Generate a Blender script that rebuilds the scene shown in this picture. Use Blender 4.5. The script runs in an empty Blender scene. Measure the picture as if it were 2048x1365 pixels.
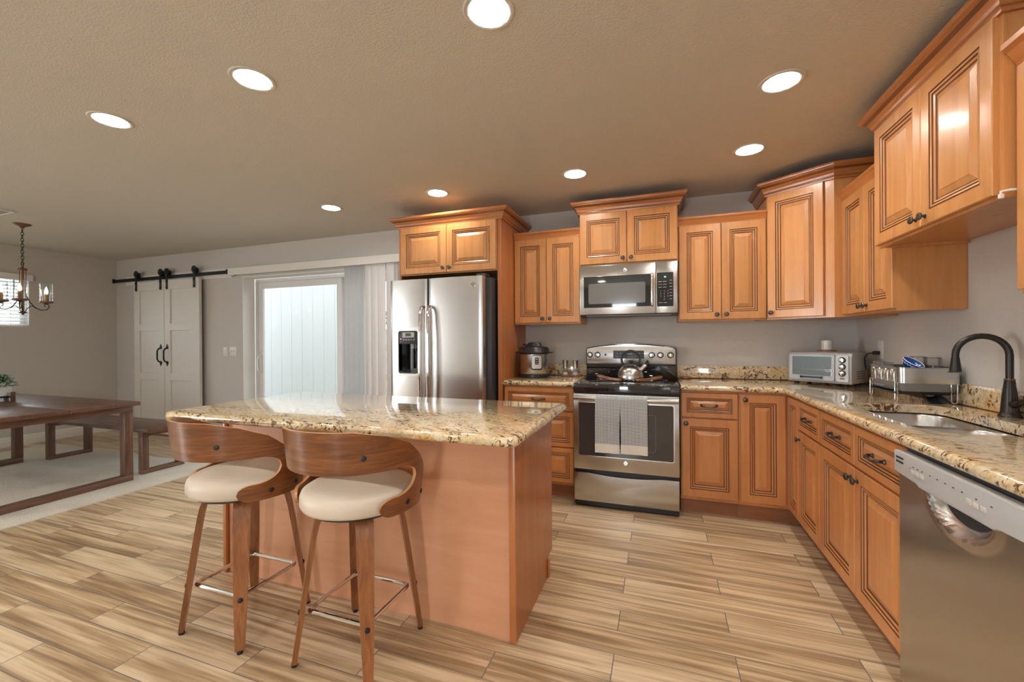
import bpy, bmesh, math, random
from mathutils import Vector, Matrix

random.seed(7)
S = bpy.context.scene
COL = S.collection
R = math.radians
PI = math.pi

# ------------------------------------------------------------------ camera
cd = bpy.data.cameras.new('camera')
cam = bpy.data.objects.new('camera', cd)
COL.objects.link(cam)
cd.sensor_width = 36.0
cd.sensor_fit = 'HORIZONTAL'
cd.lens = 838.9 / 2048 * 36.0
cd.clip_start = 0.05
cam.matrix_world = (Matrix.Translation((0.627, -3.862, 1.2642)) @ Matrix.Rotation(0.3391, 4, 'Z')
                    @ Matrix.Rotation(PI / 2 - 0.0019, 4, 'X') @ Matrix.Rotation(-0.0064, 4, 'Z'))
S.camera = cam

# ------------------------------------------------------------------ world, exposure
W = bpy.data.worlds.new('sky')
S.world = W
W.use_nodes = True
bg = W.node_tree.nodes['Background']
bg.inputs['Color'].default_value = (0.94, 0.975, 1.0, 1)
bg.inputs['Strength'].default_value = 0.58
S.view_settings.view_transform = 'Standard'
S.view_settings.look = 'None'
S.view_settings.gamma = 1.0
S.view_settings.use_curve_mapping = False
S.view_settings.exposure = 1.98
S.cycles.use_denoising = True
S.cycles.max_bounces = 10
S.cycles.diffuse_bounces = 6
S.cycles.transparent_max_bounces = 16
S.cycles.sample_clamp_indirect = 6.0
S.cycles.caustics_reflective = False
S.cycles.caustics_refractive = False

# ------------------------------------------------------------------ measures (metres)
H = 2.464
XR, XL, YN = 2.03, -6.86, -6.9
CT, CTU = 0.938, 0.898          # worktop top / underside
RX = 1.42                       # door face of the right-hand run

def daylight(name, loc, rot, sx, sy, power):
    l = bpy.data.lights.new(name, 'AREA'); l.shape = 'RECTANGLE'; l.size = sx; l.size_y = sy; l.energy = power; l.color = (0.90, 0.95, 1.0)
    o = bpy.data.objects.new(name, l); COL.objects.link(o); o.location = loc; o.rotation_euler = rot
# added area lamps outside the openings, filling in daylight
daylight('fill_daylight_near', (-0.15, YN - .25, 1.1), (PI / 2, 0, 0), 0.6, 2.1, 12)
daylight('fill_daylight_left', (XL - .30, -6.1, 1.3), (0, -PI / 2, 0), 1.8, 1.0, 38)  # fill lamp for the invented rear opening
daylight('fill_daylight_left', (XL - .45, -1.7, 1.85), (0, -PI / 2, 0), 0.8, 1.6, 6)

BULB = 54.0          # radiance of the recessed lamps
FLAME = 16.0         # radiance of the chandelier bulbs

# ------------------------------------------------------------------ materials
def new_mat(name):
    m = bpy.data.materials.new(name)
    m.use_nodes = True
    nt = m.node_tree
    return m, nt, nt.nodes['Principled BSDF']

def N(nt, t, **kw):
    n = nt.nodes.new(t)
    for k, v in kw.items():
        if k in n.inputs:
            n.inputs[k].default_value = v
        else:
            setattr(n, k, v)
    return n

def L(nt, a, b):
    nt.links.new(a, b)

def pbr(name, col, rough=0.5, metal=0.0, spec=0.5, coat=0.0, emit=None, es=0.0, coat_rough=0.08):
    m, nt, p = new_mat(name)
    p.inputs['Base Color'].default_value = (*col, 1)
    p.inputs['Roughness'].default_value = rough
    p.inputs['Metallic'].default_value = metal
    p.inputs['Specular IOR Level'].default_value = spec
    p.inputs['Coat Weight'].default_value = coat
    p.inputs['Coat Roughness'].default_value = coat_rough
    if emit:
        p.inputs['Emission Color'].default_value = (*emit, 1)
        p.inputs['Emission Strength'].default_value = es
    return m

def ramp(nt, fac, stops):
    r = nt.nodes.new('ShaderNodeValToRGB')
    els = r.color_ramp.elements
    while len(els) > 1:
        els.remove(els[-1])
    els[0].position = stops[0][0]; els[0].color = (*stops[0][1], 1)
    for pos, c in stops[1:]:
        e = els.new(pos); e.color = (*c, 1)
    L(nt, fac, r.inputs['Fac'])
    return r

def coords(nt, scale, kind='Object', loc=(0, 0, 0), rot=(0, 0, 0)):
    tc = nt.nodes.new('ShaderNodeTexCoord')
    mp = N(nt, 'ShaderNodeMapping')
    mp.inputs['Scale'].default_value = scale
    mp.inputs['Location'].default_value = loc
    mp.inputs['Rotation'].default_value = rot
    L(nt, tc.outputs[kind], mp.inputs['Vector'])
    return mp

def mth(nt, op, a, b=None, c=None):
    n = nt.nodes.new('ShaderNodeMath'); n.operation = op
    for i, v in enumerate((a, b, c)):
        if v is None: continue
        if isinstance(v, (int, float)): n.inputs[i].default_value = v
        else: L(nt, v, n.inputs[i])
    return n.outputs[0]

def wood(name, light, mid, dark, scale=(26, 26, 1.6), rough=0.33, coat=0.25, vary=0.10, blotch=0.35, bump=0.02):
    m, nt, p = new_mat(name)
    mp = coords(nt, scale)
    oi = nt.nodes.new('ShaderNodeObjectInfo')
    off = nt.nodes.new('ShaderNodeVectorMath'); off.operation = 'MULTIPLY_ADD'
    L(nt, oi.outputs['Random'], off.inputs[0]); off.inputs[1].default_value = (31, 17, 9)
    L(nt, mp.outputs[0], off.inputs[2])
    n1 = N(nt, 'ShaderNodeTexNoise', Scale=1.0, Detail=6.0, Roughness=0.62, Distortion=0.6)
    L(nt, off.outputs[0], n1.inputs['Vector'])
    mp2 = coords(nt, (3.2, 3.2, 2.0))
    n2 = N(nt, 'ShaderNodeTexNoise', Scale=1.0, Detail=3.0, Roughness=0.5)
    L(nt, mp2.outputs[0], n2.inputs['Vector'])
    f = mth(nt, 'ADD', mth(nt, 'MULTIPLY', n1.outputs[0], 1 - blotch), mth(nt, 'MULTIPLY', n2.outputs[0], blotch))
    r = ramp(nt, f, [(0.30, dark), (0.50, mid), (0.70, light)])
    hsv = nt.nodes.new('ShaderNodeHueSaturation')
    L(nt, r.outputs[0], hsv.inputs['Color'])
    L(nt, mth(nt, 'MULTIPLY_ADD', oi.outputs['Random'], vary * 2, 1 - vary), hsv.inputs['Value'])
    L(nt, hsv.outputs[0], p.inputs['Base Color'])
    p.inputs['Roughness'].default_value = rough
    p.inputs['Coat Weight'].default_value = coat
    p.inputs['Coat Roughness'].default_value = 0.15
    if bump:
        b = N(nt, 'ShaderNodeBump', Strength=bump * 6, Distance=0.002)
        L(nt, n1.outputs[0], b.inputs['Height']); L(nt, b.outputs[0], p.inputs['Normal'])
    return m

M = {}
M['maple'] = wood('maple_cinnamon', (0.60, 0.295, 0.108), (0.535, 0.245, 0.084), (0.42, 0.175, 0.054))
M['maple_low'] = wood('maple_cinnamon_base', (0.62, 0.285, 0.105), (0.555, 0.238, 0.082), (0.45, 0.175, 0.056))
M['panel'] = wood('maple_panel', (0.49, 0.195, 0.064), (0.415, 0.150, 0.046), (0.31, 0.102, 0.028), scale=(14, 14, 1.2))
M['crown'] = wood('maple_crown', (0.50, 0.20, 0.06), (0.43, 0.16, 0.045), (0.33, 0.11, 0.03), scale=(2, 26, 26))
M['veneer'] = wood('island_veneer', (0.66, 0.355, 0.21), (0.60, 0.305, 0.172), (0.51, 0.245, 0.13), scale=(1.5, 9, 14), rough=0.42, coat=0.1, blotch=0.5)
M['kick'] = wood('maple_kick', (0.40, 0.18, 0.09), (0.34, 0.15, 0.07), (0.28, 0.11, 0.05), scale=(3, 3, 20), coat=0.05)
M['glaze'] = pbr('brown_glaze', (0.165, 0.060, 0.020), 0.4, coat=0.2)
M['walnut'] = wood('walnut_ply', (0.31, 0.120, 0.040), (0.20, 0.068, 0.020), (0.085, 0.026, 0.008), scale=(6, 6, 80), rough=0.32, coat=0.3, blotch=0.25)
M['walnut_leg'] = wood('walnut_leg', (0.36, 0.150, 0.052), (0.25, 0.092, 0.028), (0.13, 0.042, 0.012), scale=(60, 60, 4), rough=0.35, coat=0.25, blotch=0.25)
M['ply_edge'] = pbr('plywood_edge', (0.50, 0.25, 0.10), 0.45)
M['oak'] = wood('dark_oak', (0.20, 0.105, 0.066), (0.125, 0.060, 0.037), (0.055, 0.025, 0.016), scale=(4, 60, 60), rough=0.45, coat=0.1, blotch=0.2)
M['oak_v'] = wood('dark_oak_upright', (0.20, 0.105, 0.066), (0.125, 0.060, 0.037), (0.055, 0.025, 0.016), scale=(60, 60, 4), rough=0.45, coat=0.1, blotch=0.2)
M['oak_y'] = wood('dark_oak_beam', (0.23, 0.125, 0.080), (0.15, 0.075, 0.047), (0.07, 0.032, 0.021), scale=(60, 4, 60), rough=0.5, coat=0.05, blotch=0.2)
M['acacia'] = wood('acacia', (0.42, 0.19, 0.085), (0.32, 0.125, 0.05), (0.20, 0.07, 0.028), scale=(40, 40, 40), coat=0.05)

def granite():
    m, nt, p = new_mat('granite')
    mp = coords(nt, (1, 1, 1), rot=(0, 0, R(24)))
    st = N(nt, 'ShaderNodeMapping'); st.inputs['Scale'].default_value = (1.0, 2.3, 1.6)
    L(nt, mp.outputs[0], st.inputs['Vector'])
    big = N(nt, 'ShaderNodeTexNoise', Scale=3.4, Detail=5.0, Roughness=0.6, Distortion=1.1)
    L(nt, st.outputs[0], big.inputs['Vector'])
    base = ramp(nt, big.outputs[0], [(0.28, (0.50, 0.45, 0.37)), (0.40, (0.74, 0.62, 0.42)), (0.49, (0.72, 0.54, 0.28)), (0.57, (0.80, 0.69, 0.50)), (0.66, (0.66, 0.43, 0.17)), (0.76, (0.74, 0.60, 0.38))])
    fine = N(nt, 'ShaderNodeTexNoise', Scale=42.0, Detail=4.0, Roughness=0.7)
    L(nt, st.outputs[0], fine.inputs['Vector'])
    fr = ramp(nt, fine.outputs[0], [(0.36, (0.62, 0.50, 0.36)), (0.5, (1, 1, 1)), (0.62, (1.0, 1.0, 0.98))])
    mul = N(nt, 'ShaderNodeMix', data_type='RGBA', blend_type='MULTIPLY'); mul.inputs[0].default_value = 0.75
    L(nt, base.outputs[0], mul.inputs[6]); L(nt, fr.outputs[0], mul.inputs[7])
    # brown and black flecks, drawn out along the vein
    st2 = N(nt, 'ShaderNodeMapping'); st2.inputs['Scale'].default_value = (1.0, 2.0, 1.4)
    L(nt, mp.outputs[0], st2.inputs['Vector'])
    spots = N(nt, 'ShaderNodeTexNoise', Scale=27.0, Detail=3.0, Roughness=0.62, Distortion=1.4)
    L(nt, st2.outputs[0], spots.inputs['Vector'])
    clus = N(nt, 'ShaderNodeTexNoise', Scale=6.5, Detail=3.0, Roughness=0.5)
    L(nt, st2.outputs[0], clus.inputs['Vector'])
    s = mth(nt, 'ADD', spots.outputs[0], mth(nt, 'MULTIPLY', mth(nt, 'SUBTRACT', clus.outputs[0], 0.5), 0.45))
    sm = ramp(nt, s, [(0.572, (0, 0, 0)), (0.612, (1, 1, 1))])
    scol = ramp(nt, fine.outputs[0], [(0.40, (0.055, 0.026, 0.016)), (0.58, (0.20, 0.085, 0.035))])
    mx = N(nt, 'ShaderNodeMix', data_type='RGBA')
    L(nt, sm.outputs[0], mx.inputs[0]); L(nt, mul.outputs[2], mx.inputs[6]); L(nt, scol.outputs[0], mx.inputs[7])
    # pale grey crystals
    v = N(nt, 'ShaderNodeTexNoise', Scale=15.0, Detail=5.0, Roughness=0.7, Distortion=0.5)
    mp3 = coords(nt, (1, 1.6, 1.3), loc=(4, 2, 7), rot=(0, 0, R(24)))
    L(nt, mp3.outputs[0], v.inputs['Vector'])
    gm = ramp(nt, v.outputs[0], [(0.57, (0, 0, 0)), (0.68, (0.8, 0.8, 0.8))])
    mx2 = N(nt, 'ShaderNodeMix', data_type='RGBA')
    L(nt, gm.outputs[0], mx2.inputs[0]); L(nt, mx.outputs[2], mx2.inputs[6])
    mx2.inputs[7].default_value = (0.50, 0.47, 0.41, 1)
    L(nt, mx2.outputs[2], p.inputs['Base Color'])
    p.inputs['Roughness'].default_value = 0.16
    p.inputs['Coat Weight'].default_value = 1.0
    p.inputs['Coat Roughness'].default_value = 0.02
    return m
M['granite'] = granite()

def floor_mat():
    m, nt, p = new_mat('wood_look_plank_tile')
    tc = nt.nodes.new('ShaderNodeTexCoord')
    sp = nt.nodes.new('ShaderNodeSeparateXYZ'); L(nt, tc.outputs['Object'], sp.inputs[0])
    PW, PL = 0.1425, 0.911
    yv = mth(nt, 'DIVIDE', mth(nt, 'ADD', sp.outputs[1], 1.14375 + 0.1425 * 100), PW)
    row = mth(nt, 'FLOOR', yv); fy = mth(nt, 'FRACT', yv)
    par = mth(nt, 'MODULO', row, 2.0)
    xv = mth(nt, 'DIVIDE', mth(nt, 'ADD', mth(nt, 'ADD', sp.outputs[0], 0.009 + 0.911 * 50), mth(nt, 'MULTIPLY', mth(nt, 'SUBTRACT', 1.0, par), PL / 2)), PL)
    colm = mth(nt, 'FLOOR', xv); fx = mth(nt, 'FRACT', xv)
    cid = nt.nodes.new('ShaderNodeCombineXYZ'); L(nt, row, cid.inputs[0]); L(nt, colm, cid.inputs[1])
    wn = nt.nodes.new('ShaderNodeTexWhiteNoise'); wn.noise_dimensions = '2D'; L(nt, cid.outputs[0], wn.inputs['Vector'])
    # streaky print, different on each plank
    st = nt.nodes.new('ShaderNodeCombineXYZ')
    L(nt, mth(nt, 'MULTIPLY', sp.outputs[0], 1.25), st.inputs[0])
    L(nt, mth(nt, 'MULTIPLY', sp.outputs[1], 30.0), st.inputs[1])
    L(nt, mth(nt, 'MULTIPLY', wn.outputs[0], 60.0), st.inputs[2])
    n1 = N(nt, 'ShaderNodeTexNoise', Scale=1.0, Detail=5.0, Roughness=0.55, Distortion=0.55); L(nt, st.outputs[0], n1.inputs['Vector'])
    st2 = nt.nodes.new('ShaderNodeCombineXYZ')
    L(nt, mth(nt, 'MULTIPLY', sp.outputs[0], 3.0), st2.inputs[0])
    L(nt, mth(nt, 'MULTIPLY', sp.outputs[1], 150.0), st2.inputs[1])
    L(nt, mth(nt, 'MULTIPLY', wn.outputs[0], 40.0), st2.inputs[2])
    n2 = N(nt, 'ShaderNodeTexNoise', Scale=1.0, Detail=3.0, Roughness=0.5); L(nt, st2.outputs[0], n2.inputs['Vector'])
    f = mth(nt, 'ADD', mth(nt, 'MULTIPLY', n1.outputs[0], 0.80), mth(nt, 'MULTIPLY', n2.outputs[0], 0.20))
    f = mth(nt, 'ADD', f, mth(nt, 'MULTIPLY', mth(nt, 'SUBTRACT', wn.outputs[0], 0.5), 0.14))
    r = ramp(nt, f, [(0.29, (0.215, 0.133, 0.068)), (0.41, (0.37, 0.253, 0.144)), (0.485, (0.515, 0.378, 0.226)), (0.54, (0.64, 0.50, 0.325)), (0.66, (0.78, 0.64, 0.44))])
    ex = mth(nt, 'MINIMUM', fx, mth(nt, 'SUBTRACT', 1.0, fx)); ey = mth(nt, 'MINIMUM', fy, mth(nt, 'SUBTRACT', 1.0, fy))
    g = mth(nt, 'MAXIMUM', mth(nt, 'LESS_THAN', mth(nt, 'MULTIPLY', ex, PL), 0.0020), mth(nt, 'LESS_THAN', mth(nt, 'MULTIPLY', ey, PW), 0.0016))
    mx = N(nt, 'ShaderNodeMix', data_type='RGBA'); L(nt, g, mx.inputs[0]); L(nt, r.outputs[0], mx.inputs[6])
    mx.inputs[7].default_value = (0.17, 0.155, 0.145, 1)
    L(nt, mx.outputs[2], p.inputs['Base Color'])
    L(nt, mth(nt, 'MULTIPLY_ADD', n1.outputs[0], 0.15, mth(nt, 'MULTIPLY_ADD', g, 0.4, 0.24)), p.inputs['Roughness'])
    b = N(nt, 'ShaderNodeBump', Strength=0.5, Distance=0.0015)
    L(nt, mth(nt, 'SUBTRACT', 1.0, g), b.inputs['Height']); L(nt, b.outputs[0], p.inputs['Normal'])
    return m
M['floor'] = floor_mat()

def paint(name, col, scale=60, strength=0.25, rough=0.75, dist=0.004):
    m, nt, p = new_mat(name)
    p.inputs['Base Color'].default_value = (*col, 1); p.inputs['Roughness'].default_value = rough
    p.inputs['Specular IOR Level'].default_value = 0.3
    mp = coords(nt, (1, 1, 1))
    n = N(nt, 'ShaderNodeTexNoise', Scale=scale, Detail=3.0, Roughness=0.55); L(nt, mp.outputs[0], n.inputs['Vector'])
    r = ramp(nt, n.outputs[0], [(0.42, (0, 0, 0)), (0.62, (1, 1, 1))])
    b = N(nt, 'ShaderNodeBump', Strength=strength, Distance=dist)
    L(nt, r.outputs[0], b.inputs['Height']); L(nt, b.outputs[0], p.inputs['Normal'])
    return m
M['wall'] = paint('wall_paint', (0.595, 0.575, 0.55), 45, 0.14)
M['ceiling'] = paint('ceiling_paint', (0.60, 0.57, 0.51), 130, 0.24, dist=0.004)
M['white'] = pbr('white_paint', (0.80, 0.79, 0.765), 0.45)
M['barn'] = pbr('barn_door_paint', (0.72, 0.70, 0.665), 0.5)
M['vinyl'] = pbr('white_vinyl', (0.78, 0.79, 0.79), 0.4)

def steel(name, col=(0.56, 0.55, 0.535), rough=0.25, axis=0, bump=0.0, aniso=0.5):
    m, nt, p = new_mat(name)
    p.inputs['Base Color'].default_value = (*col, 1); p.inputs['Metallic'].default_value = 1.0
    sc = [300, 300, 300]; sc[axis] = 3
    mp = coords(nt, tuple(sc))
    n = N(nt, 'ShaderNodeTexNoise', Scale=1.0, Detail=2.0); L(nt, mp.outputs[0], n.inputs['Vector'])
    L(nt, mth(nt, 'MULTIPLY_ADD', n.outputs[0], 0.08, rough - 0.04), p.inputs['Roughness'])
    p.inputs['Anisotropic'].default_value = aniso
    tg = nt.nodes.new('ShaderNodeTangent'); tg.direction_type = 'RADIAL'; tg.axis = 'Z'
    L(nt, tg.outputs[0], p.inputs['Tangent'])
    p.inputs['Anisotropic Rotation'].default_value = 0.0
    return m
M['steel'] = steel('brushed_steel', axis=2)
M['steel_h'] = steel('brushed_steel_level', axis=0)
M['steel_sink'] = steel('satin_steel', (0.55, 0.555, 0.56), 0.24, axis=0, aniso=0.3)
M['chrome'] = pbr('chrome', (0.78, 0.78, 0.78), 0.07, 1.0)
M['satin'] = pbr('satin_metal', (0.62, 0.62, 0.61), 0.25, 1.0)
M['black'] = pbr('black_plastic', (0.014, 0.014, 0.016), 0.35)
M['black_glass'] = pbr('black_glass', (0.012, 0.012, 0.014), 0.04, spec=0.7, coat=0.6, coat_rough=0.02)
M['oven_glass'] = pbr('oven_glass', (0.045, 0.043, 0.046), 0.06, coat=0.5, coat_rough=0.03)
M['mesh_glass'] = pbr('microwave_screen', (0.16, 0.16, 0.155), 0.12, coat=0.4)
M['case'] = pbr('dark_case', (0.030, 0.030, 0.034), 0.45)
M['iron'] = pbr('black_iron', (0.018, 0.018, 0.019), 0.42, 0.4)
M['bronze'] = pbr('oiled_bronze', (0.040, 0.034, 0.032), 0.33, 0.7)
M['pewter'] = pbr('dark_pewter', (0.10, 0.095, 0.095), 0.33, 0.85)
M['grey'] = pbr('grey_plastic', (0.46, 0.465, 0.47), 0.42)
M['grey_metal'] = pbr('grey_metallic', (0.40, 0.41, 0.42), 0.40, 0.15)
M['grey_dark'] = pbr('grey_tray', (0.20, 0.205, 0.21), 0.4)
M['grey_button'] = pbr('grey_button', (0.62, 0.60, 0.55), 0.5)
M['dark'] = pbr('dark_mark', (0.02, 0.02, 0.022), 0.5)
M['mark'] = pbr('pale_mark', (0.62, 0.62, 0.62), 0.5)
M['label'] = pbr('silver_label', (0.62, 0.63, 0.64), 0.35, 0.3)
M['leather'] = pbr('cream_leather', (0.66, 0.58, 0.475), 0.45)
M['cer'] = pbr('white_ceramic', (0.80, 0.80, 0.79), 0.15)
M['blue'] = pbr('blue_glaze', (0.010, 0.085, 0.36), 0.15)
M['plate'] = pbr('ivory_plate', (0.78, 0.77, 0.74), 0.35)
M['soil'] = pbr('soil', (0.06, 0.04, 0.03), 0.9)
M['leaf'] = pbr('leaf', (0.045, 0.20, 0.025), 0.6, spec=0.2)
M['leaf2'] = pbr('tree_leaf', (0.11, 0.26, 0.06), 0.5)
M['copper'] = pbr('aged_copper', (0.20, 0.105, 0.065), 0.38, 0.75)
M['bulb'] = pbr('lamp_bulb', (1, 1, 1), 0.5, emit=(1.0, 0.955, 0.89), es=BULB)
M['flame'] = pbr('candle_bulb', (1, 1, 1), 0.5, emit=(1.0, 0.72, 0.42), es=FLAME)
M['led_red'] = pbr('red_led', (0.5, 0.02, 0.02), 0.4, emit=(1, 0.08, 0.08), es=2.5)
M['led_green'] = pbr('green_led', (0.02, 0.4, 0.2), 0.4, emit=(0.15, 1, 0.55), es=1.2)
M['red_mark'] = pbr('red_lens', (0.16, 0.02, 0.015), 0.3)
M['cavity_shade'] = pbr('cavity_shade_plate', (0.17, 0.20, 0.21), 0.4, 0.3)
M['knob_plate'] = pbr('knob_plate', (0.46, 0.46, 0.455), 0.38, 0.2)
M['wax'] = pbr('candle_glass', (0.78, 0.76, 0.73), 0.2)
M['salt'] = pbr('salt', (0.78, 0.76, 0.74), 0.8)
M['blind'] = pbr('blind_slat', (0.80, 0.81, 0.82), 0.5)
def translucent_slat():
    m, nt, p = new_mat('window_slat'); p.inputs['Base Color'].default_value = (0.85, 0.85, 0.84, 1)
    t = nt.nodes.new('ShaderNodeBsdfTranslucent'); t.inputs[0].default_value = (0.85, 0.85, 0.83, 1)
    mx = nt.nodes.new('ShaderNodeMixShader'); mx.inputs[0].default_value = 0.3
    L(nt, p.outputs[0], mx.inputs[1]); L(nt, t.outputs[0], mx.inputs[2]); L(nt, mx.outputs[0], nt.nodes['Material Output'].inputs[0])
    return m
M['slat'] = translucent_slat()
M['ground'] = pbr('concrete', (0.42, 0.40, 0.37), 0.9)

def thin_glass(name, tint=(1, 1, 1), refl=0.10):
    m = bpy.data.materials.new(name); m.use_nodes = True
    nt = m.node_tree; nt.nodes.clear()
    out = nt.nodes.new('ShaderNodeOutputMaterial')
    t = nt.nodes.new('ShaderNodeBsdfTransparent'); t.inputs[0].default_value = (*tint, 1)
    g = nt.nodes.new('ShaderNodeBsdfGlossy'); g.inputs['Roughness'].default_value = 0.01
    fr = nt.nodes.new('ShaderNodeFresnel'); fr.inputs[0].default_value = 1.0 + refl * 4
    f = mth(nt, 'MINIMUM', fr.outputs[0], 0.6)
    mx = nt.nodes.new('ShaderNodeMixShader')
    L(nt, f, mx.inputs[0]); L(nt, t.outputs[0], mx.inputs[1]); L(nt, g.outputs[0], mx.inputs[2])
    L(nt, mx.outputs[0], out.inputs[0])
    return m
M['pane'] = thin_glass('window_glass', (0.97, 0.99, 0.985), 0.035)
M['glass'] = thin_glass('clear_glass', (0.95, 0.97, 0.97), 0.14)

def rug_mat():
    m, nt, p = new_mat('woven_rug')
    mp = coords(nt, (1, 1, 1))
    n = N(nt, 'ShaderNodeTexNoise', Scale=150.0, Detail=2.0); L(nt, mp.outputs[0], n.inputs['Vector'])
    n2 = N(nt, 'ShaderNodeTexNoise', Scale=2.0, Detail=4.0); L(nt, mp.outputs[0], n2.inputs['Vector'])
    w = N(nt, 'ShaderNodeTexWave', Scale=42.0, Distortion=2.5, Detail=2.0); w.bands_direction = 'Y'
    L(nt, mp.outputs[0], w.inputs['Vector'])
    f = mth(nt, 'ADD', mth(nt, 'MULTIPLY', n.outputs[0], 0.55), mth(nt, 'ADD', mth(nt, 'MULTIPLY', w.outputs[1], 0.18), mth(nt, 'MULTIPLY', n2.outputs[0], 0.27)))
    r = ramp(nt, f, [(0.34, (0.50, 0.46, 0.37)), (0.5, (0.70, 0.66, 0.57)), (0.64, (0.84, 0.81, 0.73))])
    L(nt, r.outputs[0], p.inputs['Base Color']); p.inputs['Roughness'].default_value = 0.95
    b = N(nt, 'ShaderNodeBump', Strength=0.7, Distance=0.004); L(nt, f, b.inputs['Height']); L(nt, b.outputs[0], p.inputs['Normal'])
    return m
M['rug'] = rug_mat()

def towel_mat():
    m, nt, p = new_mat('checked_cotton')
    tc = nt.nodes.new('ShaderNodeTexCoord'); sp = nt.nodes.new('ShaderNodeSeparateXYZ'); L(nt, tc.outputs['Object'], sp.inputs[0])
    cx = mth(nt, 'LESS_THAN', mth(nt, 'FRACT', mth(nt, 'MULTIPLY', sp.outputs[0], 110.0)), 0.5)
    cz = mth(nt, 'LESS_THAN', mth(nt, 'FRACT', mth(nt, 'MULTIPLY', sp.outputs[2], 110.0)), 0.5)
    r = ramp(nt, mth(nt, 'MULTIPLY', mth(nt, 'ADD', cx, cz), 0.5), [(0.0, (0.86, 0.87, 0.87)), (0.5, (0.35, 0.385, 0.41)), (1.0, (0.055, 0.068, 0.08))])
    L(nt, r.outputs[0], p.inputs['Base Color']); p.inputs['Roughness'].default_value = 0.9
    return m
M['towel'] = towel_mat()
M['towel_hem'] = pbr('cream_cotton', (0.74, 0.71, 0.65), 0.9)

def boards_mat():
    m, nt, p = new_mat('white_boards')
    p.inputs['Base Color'].default_value = (0.80, 0.83, 0.84, 1); p.inputs['Roughness'].default_value = 0.7
    mp = coords(nt, (60, 60, 3)); n = N(nt, 'ShaderNodeTexNoise', Scale=1.0, Detail=3.0); L(nt, mp.outputs[0], n.inputs['Vector'])
    b = N(nt, 'ShaderNodeBump', Strength=0.2, Distance=0.003); L(nt, n.outputs[0], b.inputs['Height']); L(nt, b.outputs[0], p.inputs['Normal'])
    return m
M['boards'] = boards_mat()

def brick_mat():
    m, nt, p = new_mat('garden_brick')
    tc = nt.nodes.new('ShaderNodeTexCoord'); sp = nt.nodes.new('ShaderNodeSeparateXYZ'); L(nt, tc.outputs['Object'], sp.inputs[0])
    cb = nt.nodes.new('ShaderNodeCombineXYZ'); L(nt, sp.outputs[0], cb.inputs[0]); L(nt, sp.outputs[2], cb.inputs[1])
    b = N(nt, 'ShaderNodeTexBrick', Scale=1.0)
    b.inputs['Color1'].default_value = (0.50, 0.36, 0.29, 1); b.inputs['Color2'].default_value = (0.60, 0.47, 0.40, 1)
    b.inputs['Mortar'].default_value = (0.62, 0.60, 0.56, 1)
    b.inputs['Brick Width'].default_value = 0.4; b.inputs['Row Height'].default_value = 0.2; b.inputs['Mortar Size'].default_value = 0.012
    L(nt, cb.outputs[0], b.inputs['Vector']); L(nt, b.outputs[0], p.inputs['Base Color']); p.inputs['Roughness'].default_value = 0.9
    return m
M['brick'] = brick_mat()

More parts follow.
